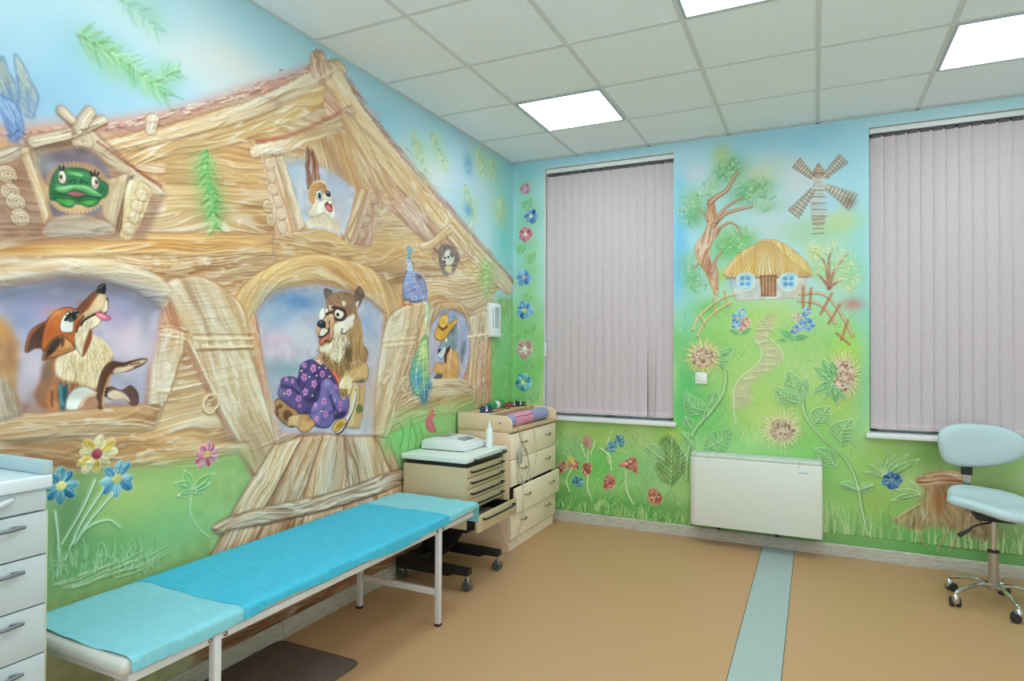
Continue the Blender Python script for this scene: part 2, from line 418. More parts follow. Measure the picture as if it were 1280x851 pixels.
    def frond(s, pts, n, L, col, col2, wr=.003, seed=0, alpha=.8, lift=.003, spread=.75, up=False):
        """spray of needles along a stalk; L in authoring units"""
        rs = np.random.default_rng(seed); ax = crom(s.P(pts), 8, False); m = s.scale_at(pts[len(pts) // 2]) * L
        s.line(ax, wr * .8, col2, alpha=alpha, lift=lift * .6, curved=False)
        n = int(n * 2.4)
        for k in range(n):
            i = min(int(k / n * (len(ax) - 2)), len(ax) - 2); p = ax[i]; d = ax[i + 1] - ax[i]; d /= np.hypot(*d) + 1e-9; t = np.array([-d[1], d[0]])
            for sg in (1, -1):
                a = spread + rs.uniform(-.45, .35); l = m * rs.uniform(.5, 1.15)
                e = p + (d * math.cos(a) + t * sg * math.sin(a)) * l
                mid = (p + e) / 2 + t * sg * l * .08
                c = np.asarray(col) if rs.random() < .5 else np.asarray(col2)
                s.line(np.array([p, mid, e]), wr, np.clip(c + rs.uniform(-.06, .08), 0, 1), r1=wr * .4, soft=wr * .9, alpha=alpha * .6, lift=lift)
    def hair(s, pts, vec, n, L, cols, wr=.0022, seed=0, alpha=.55, jit=.22, lift=.0):
        """loose brush hairs inside an outline; vec is the flow in authoring units"""
        wr *= .75; rs = np.random.default_rng(seed); q = s.P(pts); lo, hi = q.min(0), q.max(0); c0 = pts[0]
        o = np.array(s.project(*s.px(c0))); d = np.array(s.project(*s.px((c0[0] + vec[0], c0[1] + vec[1])))) - o; m = s.scale_at(c0) * L
        d /= np.hypot(*d) + 1e-9; k = 0; tries = 0
        while k < n and tries < n * 12:
            tries += 1
            p = lo + (hi - lo) * rs.random(2)
            if s.sdf(q, np.array([p[0]]), np.array([p[1]]))[0] < 0: continue
            a = rs.normal(0, jit); e = np.array([d[0] * math.cos(a) - d[1] * math.sin(a), d[0] * math.sin(a) + d[1] * math.cos(a)]) * m * rs.uniform(.6, 1.2)
            t = np.array([-e[1], e[0]]) * rs.uniform(-.12, .12)
            s.line(np.array([p, p + e / 2 + t, p + e]), wr, cols[rs.integers(len(cols))], r1=wr * .3, alpha=alpha, lift=lift); k += 1
    def curls(s, c, r, n, col, lift=.004, seed=0):
        """log end: ring ridges"""
        col = rgb(206, 178, 140) if col is None else col
        p = np.array(s.project(*s.px(c))); m = s.scale_at(c) * r; k = np.linspace(0, 2 * math.pi, 15)
        s.poly(np.stack([p[0] + m * np.cos(k[:-1]), p[1] + m * np.sin(k[:-1])], 1), col, soft=.006, alpha=.45, lift=lift, bev=.014, edge=rgb(140, 100, 72), ew=.005, ea=.3)
        for f in np.linspace(.85, .25, n):
            ph = seed + f * 9
            s.line(np.stack([p[0] + m * f * np.cos(k * .9 + ph), p[1] + m * f * np.sin(k * .9 + ph)], 1), .0028, rgb(238, 226, 206), alpha=.5, lift=.0032)

def survey(px, py, axis):
    d = F_ + (px - 640) / F_PX * R_ + (425.5 - py) / F_PX * U_
    if axis == 'left': t = -CAM[0] / d[0]; X = CAM + t * d; return (X[1], X[2])
    t = -CAM[1] / d[1]; X = CAM + t * d; return (X[0], X[2])

def wall_mesh(name, p, place, hole=None):
    nv, nu = p.u.shape
    co = place(p.u, p.v, p.H * RELIEF).reshape(-1, 3).astype(np.float32)
    i = np.arange(nv * nu).reshape(nv, nu)
    f = np.stack([i[:-1, :-1], i[:-1, 1:], i[1:, 1:], i[1:, :-1]], -1)
    keep = np.ones(f.shape[:2], bool)
    if hole:
        uc = (p.U[:-1] + p.U[1:]) / 2; vc = (p.V[:-1] + p.V[1:]) / 2
        for (a, b, c, d) in hole: keep &= ~(((uc > a) & (uc < b))[None, :] & ((vc > c) & (vc < d))[:, None])
    f = f[keep].reshape(-1, 4)
    me = bpy.data.meshes.new(name)
    me.vertices.add(len(co)); me.vertices.foreach_set('co', co.ravel())
    me.loops.add(f.size); me.loops.foreach_set('vertex_index', f.ravel().astype(np.int32))
    me.polygons.add(len(f)); me.polygons.foreach_set('loop_start', np.arange(0, f.size, 4, dtype=np.int32))
    me.update(calc_edges=True); me.validate()
    me.shade_smooth()
    at = me.color_attributes.new('paint', 'FLOAT_COLOR', 'POINT')
    c = np.ones((nv * nu, 4), np.float32); c[:, :3] = np.clip(lin(np.clip(p.C, 0, 1)).reshape(-1, 3) * PAINT_GAIN, 0, .93)
    at.data.foreach_set('color', c.ravel())
    m, nt, b = new_mat(name + ' paint')
    a = nt.nodes.new('ShaderNodeAttribute'); a.attribute_name = 'paint'
    nt.links.new(a.outputs['Color'], b.inputs['Base Color']); b.inputs['Roughness'].default_value = .62; b.inputs['Specular IOR Level'].default_value = .3
    tc = nt.nodes.new('ShaderNodeTexCoord'); nz = nt.nodes.new('ShaderNodeTexNoise'); nz.inputs['Scale'].default_value = 90; nz.inputs['Detail'].default_value = 3
    bp = nt.nodes.new('ShaderNodeBump'); bp.inputs['Strength'].default_value = .25; bp.inputs['Distance'].default_value = .002
    nt.links.new(tc.outputs['Object'], nz.inputs['Vector']); nt.links.new(nz.outputs['Fac'], bp.inputs['Height']); nt.links.new(bp.outputs[0], b.inputs['Normal'])
    me.materials.append(m)
    o = bpy.data.objects.new(name, me); COL.objects.link(o)
    return structure(o)
# ------------------------------------------------------------------ left wall: the painted log house
def grid_cols_left():
    us = [survey(px, 400, 'left')[0] for px in np.arange(-26, 642, 0.85)]
    u = [us[0]]
    for a in us[1:]:
        n = max(1, int(math.ceil((a - u[-1]) / .008))); u += list(np.linspace(u[-1], a, n + 1)[1:])
    u = [v for v in u if v < -.004] + [0.0]
    far = list(np.arange(Y_F, u[0] - .01, .03))
    return np.array(far + u)
Y_F = -6.45; H_ROOM = 3.032
def paint_left():
    p = Painter(grid_cols_left(), np.linspace(0, H_ROOM, 1010), lambda x, y: survey(x, y, 'left'))
    px, py = None, None
    SKY = rgb(184, 212, 220)
    p.C[:] = SKY
    # sky: blue and white sprayed patches, turquoise towards the corner
    for c, rx, ry, col, a in [((60, 130), 110, 70, (142, 180, 206), .8), ((240, 60), 110, 60, (218, 216, 206), .7), ((210, 20), 60, 40, (168, 208, 222), .7), ((330, 40), 80, 40, (172, 212, 224), .8), ((130, 90), 90, 60, (140, 186, 210), .7),
                              ((200, 115), 70, 30, (172, 200, 220), .8), ((300, 90), 70, 30, (218, 214, 208), .75), ((395, 55), 60, 30, (164, 210, 222), .8), ((470, 120), 60, 50, (170, 212, 226), .8), ((490, 190), 50, 50, (176, 212, 222), .8),
                              ((560, 180), 50, 40, (160, 208, 224), .8), ((540, 215), 40, 30, (222, 222, 224), .8), ((600, 235), 30, 45, (205, 208, 214), .7), ((590, 265), 22, 36, (140, 196, 224), .8), ((605, 300), 18, 40, (196, 220, 226), .9),
                              ((628, 230), 18, 60, (150, 214, 222), .8), ((630, 300), 14, 60, (128, 208, 206), .9), ((480, 150), 40, 24, (150, 200, 222), .6)]:
        p.blob(c, rx, ry, rgb(*col), a)
    # green field under and beside the house
    G1, G2, G3 = rgb(156, 188, 122), rgb(176, 208, 112), rgb(104, 168, 104)
    p.poly([(-60, 560), (60, 570), (300, 545), (480, 540), (520, 500), (600, 480), (612, 400), (622, 372), (650, 372), (650, 780), (-60, 1000)], G1, soft=.03, curved=False, flat=1.0)
    for c, rx, ry, col, a in [((160, 630), 80, 50, (184, 200, 116), .95), ((230, 610), 60, 34, (176, 200, 120), .8), ((215, 665), 50, 40, (142, 196, 130), .85), ((120, 690), 70, 40, (112, 168, 104), .8), ((90, 640), 30, 60, (104, 146, 100), .8), ((500, 540), 26, 26, (128, 206, 118), .9),
                              ((540, 530), 24, 24, (150, 206, 124), .8), ((565, 520), 20, 22, (162, 210, 136), .8), ((628, 480), 14, 60, (126, 204, 118), .9), ((630, 430), 12, 40, (140, 210, 150), .8), ((622, 560), 14, 50, (118, 196, 96), .9)]:
        p.blob(c, rx, ry, rgb(*col), a)
    TD, TM, TL = rgb(158, 112, 76), rgb(194, 150, 104), rgb(222, 190, 146)
    TONES = (TD, TM, TL); PALE = (rgb(176, 136, 98), rgb(212, 178, 134), rgb(234, 212, 176)); GOLD = (rgb(168, 120, 74), rgb(206, 160, 102), rgb(228, 194, 136))
    RUST = (rgb(150, 96, 70), rgb(196, 146, 116), rgb(222, 186, 158)); DARK = (rgb(112, 82, 60), rgb(158, 126, 98), rgb(196, 168, 138))
    EDGE = rgb(164, 116, 86)
    # house body
    p.wood([(-40, 160), (40, 158), (130, 152), (230, 138), (350, 102), (408, 84), (440, 120), (470, 165), (545, 250), (600, 315), (634, 352), (618, 366), (614, 420), (614, 512), (540, 522), (480, 545), (330, 560), (250, 575), (60, 582), (-60, 590)], (0, 300), (300, 300), TONES, curved=False, lift=.004, bev=.02, rag=.010, rough=.004)
    # logs stacked above the windows, each a rounded bulge
    for y0, y1 in ((196, 232), (232, 266)):
        p.wood([(205, y0), (345, y0 + 4), (345, y1 + 4), (205, y1)], (205, y0), (345, y0 + 4), GOLD, lift=.006, bev=.05, curved=False, alpha=.75, soft=.012, seed=y0)
    for a, b in (((-40, 292), (340, 292)), ((-40, 322), (345, 318))):
        p.wood([a, b, (b[0], b[1] + 30), (a[0], a[1] + 34)], a, b, GOLD if a[1] < 300 else TONES, lift=.008, bev=.06, curved=False, soft=.012, seed=int(a[1]), edge=rgb(132, 96, 70), ew=.008, ea=.3)
    p.wood([(440, 290), (530, 280), (540, 330), (440, 335)], (440, 300), (540, 295), GOLD, alpha=.6, soft=.03, curved=False, seed=4)
    # roof beams with their rosy upper edge
    for q in ([(0, 164), (60, 160), (130, 156), (190, 152)], [(150, 158), (230, 138), (300, 116), (350, 100), (396, 84)]):
        for k in range(3): p.line([(x, y + k * 4 - 3) for x, y in q], .022, rgb(196, 146, 134) if k else rgb(206, 176, 170), soft=.03, alpha=.5, lift=.002)
    p.line([(436, 104), (458, 140), (490, 182), (530, 228), (575, 276), (610, 318), (640, 352)], .03, rgb(182, 128, 110), soft=.03, alpha=.7)
    rs = np.random.default_rng(21)
    for q in (crom(np.array([(0, 166), (130, 158), (230, 140), (300, 118), (350, 102), (410, 78)], float), 30, False), crom(np.array([(440, 112), (490, 180), (545, 246), (600, 308), (636, 350)], float), 30, False)):
        for k in range(150):
            x, y = q[rs.integers(len(q))] + rs.normal(0, 4, 2); dx = rs.uniform(4, 13); sl_ = -.3 if x < 415 else 1.1
            p.line([(x, y), (x + dx * .5, y + dx * .5 * sl_ + rs.uniform(-1.5, 1.5)), (x + dx, y + dx * sl_)], .005, [rgb(232, 214, 192), rgb(206, 160, 140), rgb(170, 112, 92)][k % 3], r1=.002, alpha=.6, lift=.004)
    p.wood([(125, 178), (230, 150), (330, 118), (385, 90), (420, 74), (432, 92), (400, 112), (340, 146), (250, 172), (140, 196)], (130, 185), (420, 84), PALE, lift=.012, bev=.03, edge=EDGE, rag=.007, rough=.006, streaks=1.3, seed=11)
    p.wood([(230, 172), (330, 143), (420, 96), (424, 118), (340, 166), (240, 196), (150, 206), (140, 196)], (150, 200), (420, 108), GOLD, lift=.007, bev=.03, edge=EDGE, ea=.4, rag=.007, rough=.006, streaks=1.4, seed=12)
    p.wood([(405, 78), (426, 88), (450, 130), (490, 182), (540, 240), (590, 298), (638, 350), (634, 368), (590, 328), (530, 270), (470, 204), (430, 152), (408, 110)], (415, 92), (634, 356), PALE, lift=.013, bev=.03, edge=EDGE, rag=.007, rough=.006, streaks=1.3, seed=13)
    p.wood([(410, 110), (440, 160), (480, 214), (530, 268), (575, 318), (560, 326), (505, 280), (450, 224), (425, 180), (405, 140)], (410, 120), (570, 322), RUST, lift=.006, bev=.03, edge=EDGE, ea=.4, rough=.006, seed=14)
    p.wood([(388, 68), (402, 64), (412, 84), (408, 100), (390, 98)], (395, 66), (398, 100), RUST, lift=.008, bev=.02, edge=EDGE, rag=.01, seed=15)
    for q in ([(402, 96), (428, 78)], [(388, 104), (422, 84)], [(360, 108), (386, 96)], [(262, 150), (282, 146)]):
        p.line(q, .010, rgb(232, 212, 182), r1=.004, lift=.006, alpha=.8)
    p.poly([(180, 148), (188, 142), (196, 146), (194, 166), (182, 168)], rgb(218, 196, 170), lift=.012, bev=.012, edge=EDGE)
    p.line([(188, 146), (186, 166)], .004, rgb(240, 226, 206), lift=.004)
    # ---- frog dormer
    p.poly([(-30, 200), (30, 180), (112, 160), (205, 245), (180, 300), (-30, 305)], rgb(150, 112, 92), curved=False, soft=.02, alpha=.75)
    p.wood([(-30, 190), (30, 182), (60, 172), (90, 168), (90, 182), (60, 188), (20, 200), (-30, 210)], (-30, 200), (90, 172), DARK, lift=.012, bev=.02, edge=EDGE, seed=21)
    p.wood([(24, 186), (34, 184), (64, 270), (54, 280)], (28, 184), (60, 276), PALE, lift=.012, bev=.014, edge=EDGE, curved=False, seed=22)
    p.wood([(34, 186), (44, 188), (64, 240), (66, 262), (62, 270)], (36, 186), (62, 260), TONES, curved=False, lift=.006, seed=29)
    p.wood([(95, 172), (112, 162), (140, 188), (170, 212), (203, 238), (204, 246), (190, 246), (150, 216), (118, 190)], (105, 168), (200, 242), PALE, lift=.013, bev=.02, edge=EDGE, seed=23)
    p.line([(120, 178), (160, 206), (200, 232)], .007, rgb(140, 66, 56), alpha=.55)
    for q in ([(40, 178), (90, 166), (128, 150)], [(78, 140), (100, 162)], [(112, 140), (92, 164)]):
        p.line(q, .024, rgb(150, 112, 90), r1=.020, soft=.005, alpha=.6); p.line(q, .018, rgb(204, 182, 154), r1=.014, soft=.004, lift=.014); p.line(q, .004, rgb(232, 220, 200), lift=.003, alpha=.6)
    p.curls((101, 177), 13, 4, None, lift=.012, seed=2)
    p.poly([(50, 198), (100, 186), (135, 212), (131, 262), (100, 272), (66, 270), (58, 235)], rgb(126, 112, 118), soft=.012, flat=1.0, lift=-.010, bev=.03)
    p.blob((60, 205), 22, 14, rgb(150, 156, 154), .7); p.blob((96, 205), 30, 8, rgb(112, 92, 106), .7)
    p.wood([(128, 226), (160, 216), (158, 228), (142, 288), (128, 268)], (142, 222), (136, 280), PALE, lift=.014, bev=.02, edge=EDGE, curved=False, seed=24, freq=.7)
    p.wood([(142, 290), (160, 220), (166, 220), (152, 292)], (160, 222), (146, 290), (rgb(96, 66, 46), rgb(128, 92, 64), rgb(160, 122, 88)), curved=False, lift=.003, seed=25)
    p.wood([(160, 226), (188, 236), (186, 250), (166, 294), (150, 296), (152, 280)], (172, 230), (160, 292), GOLD, lift=.006, seed=26)
    for c in ((176, 244), (170, 258), (166, 272), (160, 286)): p.curls(c, 8, 3, None, lift=.006, seed=c[0])
    p.wood([(60, 276), (95, 268), (132, 276), (140, 292), (60, 296)], (60, 286), (140, 286), (rgb(126, 100, 84), rgb(172, 148, 126), rgb(206, 190, 166)), lift=.010, bev=.02, edge=EDGE, seed=27)
    for c in ((8, 218), (12, 240), (18, 252), (24, 272)): p.curls(c, 11, 3, None, lift=.007, seed=c[1])
    # frog with its paper ruff
    p.frame(30, 180, 7.09)
    rs = np.random.default_rng(4)
    for k in range(46):
        a = 2 * math.pi * k / 46; r0, r1 = .86, 1.06
        f = [(470 + 262 * r * math.cos(a), 385 + 212 * r * math.sin(a)) for r in (r0, r1)]
        p.line(f, .011, rgb(216, 176, 124) if math.sin(a) > -.1 else rgb(176, 134, 96), r1=.005, alpha=.9, lift=.003)
    F1, F2, F3 = rgb(52, 118, 70), rgb(98, 168, 100), rgb(30, 78, 52)
    p.poly([(225, 420), (240, 350), (300, 230), (400, 212), (540, 225), (650, 290), (725, 360), (722, 450), (680, 490), (640, 535), (560, 550), (480, 505), (430, 552), (350, 545), (300, 500), (235, 490)], F1, edge=F3, ew=.006, lift=.008, bev=.03)
    p.poly([(270, 480), (420, 485), (500, 500), (660, 490), (640, 530), (560, 548), (470, 508), (420, 552), (350, 538)], rgb(66, 148, 62), edge=F3, ew=.004)
    p.poly([(236, 395), (300, 380), (440, 355), (520, 360), (600, 400), (690, 445), (690, 470), (600, 460), (530, 425), (480, 408), (430, 412), (380, 435), (300, 425)], F2, edge=F3, ew=.004, lift=.006)
    p.poly([(380, 437), (450, 416), (530, 436), (560, 444), (480, 470)], rgb(176, 98, 96), edge=F3, ew=.003)
    p.line([(250, 440), (330, 446), (400, 458), (480, 474), (560, 462), (680, 482)], .004, F3, alpha=.8)
    p.line([(300, 400), (420, 375)], .005, rgb(140, 200, 132), alpha=.7); p.line([(520, 372), (640, 425)], .005, rgb(140, 200, 132), alpha=.7)
    p.disc((475, 268), 64, 24, rgb(104, 176, 96), edge=F3, ew=.004, lift=.004)
    p.line([(395, 340), (430, 318), (460, 322), (450, 345)], .004, F3, alpha=.9); p.line([(560, 350), (525, 325), (500, 328), (515, 350)], .004, F3, alpha=.9)
    for (x, y), e in (((342, 292), (330, 290)), ((632, 342), (646, 336))):
        p.disc((x, y), 42, 66, F3); p.disc((x, y), 36, 58, rgb(226, 216, 198), edge=rgb(96, 70, 60), ew=.003); p.disc((x - 2, y + 34), 26, 18, rgb(206, 168, 158), alpha=.7)
        p.disc(e, 16, 22, rgb(120, 124, 70)); p.disc(e, 8, 12, rgb(26, 24, 22))
    for a, b in (((330, 225), (320, 195)), ((352, 226), (356, 196)), ((610, 275), (598, 245)), ((630, 270), (632, 238)), ((650, 278), (668, 250))): p.line([a, b], .0032, rgb(30, 28, 28))
    p.blob((330, 385), 60, 16, rgb(136, 196, 122), .6); p.blob((580, 385), 50, 16, rgb(136, 196, 122), .6); p.blob((430, 520), 50, 16, rgb(112, 186, 92), .6); p.blob((590, 520), 50, 16, rgb(112, 186, 92), .6); p.blob((480, 385), 40, 14, rgb(150, 206, 140), .6); p.blob((270, 410), 40, 60, F3, .35); p.blob((680, 400), 30, 40, F3, .35); p.blob((410, 250), 30, 26, rgb(120, 186, 104), .5)
    p.frame()
    # ---- hare dormer
    p.wood([(312, 188), (318, 180), (360, 172), (410, 150), (436, 132), (440, 150), (410, 172), (370, 188), (320, 196)], (315, 188), (436, 142), PALE, lift=.013, bev=.02, edge=EDGE, rag=.01, seed=31)
    p.line([(320, 178), (370, 166), (425, 140)], .009, rgb(176, 90, 66), alpha=.5)
    p.wood([(424, 148), (440, 146), (465, 190), (486, 232), (490, 250), (470, 240), (448, 200)], (430, 148), (486, 244), PALE, lift=.012, bev=.02, edge=EDGE, rag=.01, seed=32)
    p.wood([(326, 196), (348, 198), (376, 290), (345, 298)], (335, 196), (356, 296), RUST, curved=False, lift=.004, soft=.01, seed=33)
    for c in ((336, 206), (338, 221), (340, 237), (346, 252), (350, 268), (352, 284), (338, 275), (333, 258)): p.curls(c, 8, 3, None, lift=.008, seed=c[1])
    p.wood([(372, 196), (400, 176), (430, 168), (452, 210), (456, 236), (432, 304), (372, 292), (350, 200)], (420, 170), (440, 240), TONES, soft=.01, seed=38)
    p.poly([(358, 206), (376, 200), (384, 200), (412, 214), (444, 236), (440, 262), (430, 294), (405, 286), (384, 286), (372, 262)], rgb(196, 198, 208), soft=.010, flat=1.0, lift=-.008, bev=.03, curved=False)
    p.blob((366, 212), 16, 14, rgb(176, 200, 214), .8); p.blob((420, 232), 16, 20, rgb(176, 184, 206), .7); p.blob((425, 268), 12, 20, rgb(206, 196, 206), .7)
    p.wood([(343, 196), (353, 194), (381, 284), (372, 291)], (346, 194), (376, 288), PALE, lift=.014, bev=.014, edge=EDGE, curved=False, seed=34)
    p.wood([(450, 234), (458, 238), (438, 302), (430, 296)], (454, 236), (434, 300), PALE, lift=.013, bev=.014, edge=EDGE, curved=False, seed=35)
    p.wood([(460, 236), (478, 240), (464, 310), (438, 306)], (468, 240), (450, 306), RUST, curved=False, lift=.003, soft=.01, seed=36)
    for c in ((466, 248), (461, 262), (457, 276), (452, 292), (470, 262)): p.curls(c, 6, 2, None, lift=.006, seed=c[0])
    p.wood([(360, 296), (384, 286), (410, 290), (436, 306), (440, 318), (350, 318)], (360, 300), (440, 306), GOLD, lift=.008, bev=.03, seed=37)
    # hare
    p.frame(370, 180, 7.0875)
    HB = rgb(96, 62, 48)
    p.poly([(92, 720), (150, 650), (250, 620), (330, 655), (385, 690), (390, 765), (350, 775), (240, 735)], rgb(226, 206, 176), soft=.012)
    p.poly([(84, 60), (104, 34), (122, 90), (130, 220), (150, 330), (112, 400), (100, 300)], rgb(162, 122, 96), edge=HB, ew=.003); p.line([(106, 60), (112, 200), (128, 330)], .007, rgb(110, 66, 54), r1=.003, alpha=.75)
    p.poly([(124, 60), (140, 44), (170, 110), (205, 230), (214, 310), (160, 330), (146, 200)], rgb(188, 132, 108), edge=HB, ew=.003); p.line([(140, 80), (168, 200), (180, 310)], .009, rgb(88, 56, 56), r1=.005, alpha=.7)
    p.poly([(118, 450), (140, 360), (200, 320), (250, 318), (280, 360), (305, 420), (318, 480), (350, 560), (350, 630), (310, 655), (255, 620), (200, 640), (140, 650), (112, 610), (150, 540)], rgb(232, 216, 190), edge=rgb(170, 130, 100), ew=.003, lift=.006)
    p.poly([(118, 450), (145, 360), (200, 336), (250, 352), (275, 400), (240, 440), (225, 400), (185, 420), (172, 480), (160, 530), (125, 500)], rgb(202, 148, 92), soft=.006)
    p.hair([(125, 440), (160, 360), (240, 350), (240, 420), (160, 520)], (-40, 60), 40, 50, [rgb(150, 96, 58), rgb(226, 180, 124)], seed=3)
    p.disc((208, 452), 28, 42, rgb(242, 242, 238), edge=rgb(40, 60, 62), ew=.003); p.disc((210, 458), 16, 28, rgb(36, 84, 84)); p.disc((212, 468), 8, 12, rgb(16, 20, 22)); p.disc((256, 392), 14, 30, rgb(206, 150, 100), edge=HB, ew=.003)
    p.disc((288, 440), 26, 28, rgb(40, 38, 42)); p.disc((282, 428), 8, 7, rgb(190, 196, 204))
    p.poly([(180, 600), (200, 520), (260, 490), (300, 495), (290, 520), (255, 540), (250, 600), (210, 625)], rgb(240, 232, 214), edge=rgb(176, 160, 136), ew=.003)
    p.poly([(258, 530), (305, 505), (322, 560), (318, 600), (280, 585)], rgb(142, 42, 44), edge=HB, ew=.003); p.poly([(268, 548), (300, 545), (318, 585), (290, 590)], rgb(226, 128, 118)); p.poly([(285, 505), (310, 498), (314, 530), (295, 530)], rgb(246, 244, 238), edge=HB, ew=.002)
    p.poly([(262, 590), (300, 605), (345, 590), (350, 640), (310, 655)], rgb(240, 234, 222), soft=.006)
    p.hair([(120, 600), (200, 640), (350, 640), (385, 750), (240, 730)], (10, 50), 60, 50, [rgb(246, 236, 214), rgb(206, 180, 144)], seed=5)
    p.frame()
    # ---- great arch, opening and the shutters
    p.wood([(288, 388), (300, 360), (330, 336), (365, 322), (400, 318), (440, 326), (470, 340), (496, 364), (508, 388), (496, 400), (470, 390), (440, 366), (395, 356), (350, 364), (322, 386), (312, 404), (296, 404)], (0, 0), (1, 0), GOLD, polar=(396, 450), lift=.012, bev=.035, edge=rgb(176, 120, 92), ea=.35, seed=41, streaks=.7)
    p.poly([(318, 392), (332, 374), (360, 360), (395, 354), (430, 361), (462, 375), (480, 392), (476, 440), (470, 490), (466, 545), (352, 542), (340, 510), (328, 460), (322, 420)], rgb(192, 190, 202), soft=.008, flat=1.0, lift=-.012, bev=.04, curved=False, edge=rgb(206, 150, 130), ew=.012, ea=.6)
    for c, rx, ry, col, a in [((372, 376), 36, 14, (104, 144, 188), .95), ((350, 395), 24, 16, (140, 170, 200), .8), ((420, 372), 30, 10, (140, 150, 170), .6), ((462, 405), 10, 26, (150, 174, 206), .8), ((352, 424), 20, 8, (228, 186, 206), .9), ((350, 440), 24, 8, (226, 196, 206), .8), ((376, 416), 20, 14, (206, 206, 216), .8),
                              ((350, 462), 20, 12, (142, 156, 168), .8), ((344, 486), 14, 20, (164, 176, 190), .8), ((368, 462), 16, 8, (132, 168, 172), .7), ((462, 440), 10, 22, (198, 190, 206), .8), ((356, 525), 12, 14, (176, 166, 166), .7), ((468, 500), 10, 40, (206, 176, 150), .8)]:
        p.blob(c, rx, ry, rgb(*col), a)
    p.wood([(312, 404), (322, 396), (332, 460), (346, 520), (352, 545), (344, 556), (330, 500), (318, 450)], (316, 400), (346, 550), RUST, lift=.006, bev=.02, soft=.008, seed=42, alpha=.8)
    # left big shutter
    p.wood([(206, 368), (210, 352), (228, 346), (252, 346), (282, 362), (304, 388), (310, 420), (322, 470), (340, 535), (345, 580), (334, 620), (318, 600), (290, 556), (258, 492), (228, 430)], (235, 350), (330, 580), PALE, lift=.018, bev=.02, edge=EDGE, ew=.007, seed=43, freq=.8)
    p.line([(207, 372), (232, 430), (262, 495), (296, 560), (320, 600)], .009, rgb(190, 128, 96), alpha=.55)
    p.line([(211, 378), (236, 432), (268, 497), (300, 556)], .005, rgb(244, 230, 206), lift=.005, alpha=.7)
    for y in (423, 433): p.line([(240 + (y - 423), y), (270, y + 1), (315, y)], .007, rgb(236, 214, 174), lift=.006, alpha=.8)
    p.line([(242, 438), (316, 436)], .006, rgb(150, 106, 70), alpha=.55); p.line([(238, 418), (314, 418)], .004, rgb(160, 116, 80), alpha=.5)
    # fox window shutter
    p.wood([(192, 414), (206, 408), (234, 416), (230, 436), (212, 490), (198, 526), (180, 520), (184, 490)], (212, 412), (190, 522), PALE, lift=.014, bev=.015, edge=EDGE, curved=False, seed=44, freq=.8)
    p.line([(186, 486), (212, 492)], .005, rgb(228, 206, 170), lift=.004, alpha=.8); p.line([(196, 418), (230, 424)], .005, rgb(240, 222, 190), lift=.004, alpha=.8)
    p.wood([(200, 384), (210, 372), (228, 410), (204, 406)], (204, 380), (214, 408), RUST, lift=.004, seed=45, curved=False)
    # right big shutter
    p.wood([(470, 560), (468, 510), (474, 450), (484, 400), (500, 384), (520, 378), (534, 378), (534, 396), (520, 440), (500, 500), (482, 552), (474, 590)], (518, 384), (474, 560), PALE, lift=.016, bev=.02, edge=EDGE, ew=.008, seed=46, freq=.8)
    p.line([(534, 392), (518, 444), (498, 504), (478, 562)], .008, rgb(238, 220, 188), lift=.006, alpha=.7); p.line([(528, 392), (512, 442), (492, 500), (474, 550)], .005, rgb(160, 112, 76), alpha=.5)
    for y in (424, 431): p.line([(478, y + 2), (500, y), (516, y - 2)], .010, rgb(232, 206, 166), lift=.006, alpha=.8)
    # rings
    for c, r in (((261, 505), 11), ((504, 481), 9)):
        q = np.array(p.project(*c)); m = p.scale_at(c) * r; k = np.linspace(0, 2 * math.pi, 22)
        p.line(np.stack([q[0] + m * .85 * np.cos(k), q[1] + m * np.sin(k)], 1), .009, rgb(206, 166, 116), lift=.008, curved=False); p.line(np.stack([q[0] + m * .85 * np.cos(k), q[1] + m * np.sin(k)], 1), .0035, rgb(246, 232, 206), lift=.003, curved=False)
        p.line(np.stack([q[0] + m * .4 * np.cos(k), q[1] + m * .75 + m * .35 * np.sin(k)], 1), .005, rgb(226, 200, 160), lift=.006, curved=False)
    # ---- fox window
    p.wood([(-40, 345), (30, 328), (90, 322), (150, 326), (200, 346), (212, 366), (200, 384), (150, 362), (80, 346), (20, 356), (-40, 372)], (-40, 350), (210, 355), PALE, lift=.012, bev=.03, edge=rgb(186, 132, 104), ea=.4, seed=51)
    p.poly([(-30, 368), (30, 354), (80, 347), (130, 352), (170, 366), (202, 386), (196, 420), (186, 460), (182, 506), (30, 516), (18, 480), (5, 430), (-12, 420)], rgb(178, 172, 190), soft=.010, curved=False, flat=1.0, lift=-.012, bev=.04, edge=rgb(176, 120, 100), ew=.012, ea=.5)
    for c, rx, ry, col, a in [((40, 372), 70, 16, (122, 128, 150), .95), ((120, 360), 60, 16, (122, 118, 134), .95), ((180, 380), 24, 14, (132, 128, 140), .9), ((60, 388), 40, 14, (170, 150, 186), .8), ((30, 400), 20, 20, (130, 150, 180), .7), ((150, 395), 16, 16, (182, 150, 190), .8), ((165, 425), 30, 26, (222, 196, 210), .95), ((75, 420), 30, 20, (196, 166, 200), .7), ((160, 385), 22, 16, (150, 150, 180), .7),
                              ((175, 440), 16, 22, (212, 200, 208), .8), ((50, 460), 24, 24, (208, 192, 204), .9), ((40, 490), 20, 14, (196, 178, 186), .8), ((185, 400), 8, 26, (150, 146, 156), .6), ((30, 510), 30, 8, (150, 110, 92), .7), ((110, 510), 60, 6, (140, 106, 84), .7)]:
        p.blob(c, rx, ry, rgb(*col), a)
    p.wood([(-40, 500), (30, 516), (100, 512), (192, 506), (196, 520), (180, 542), (60, 552), (-40, 556)], (-40, 530), (190, 525), TONES, lift=.012, bev=.03, edge=rgb(150, 110, 80), ea=.4, seed=52)
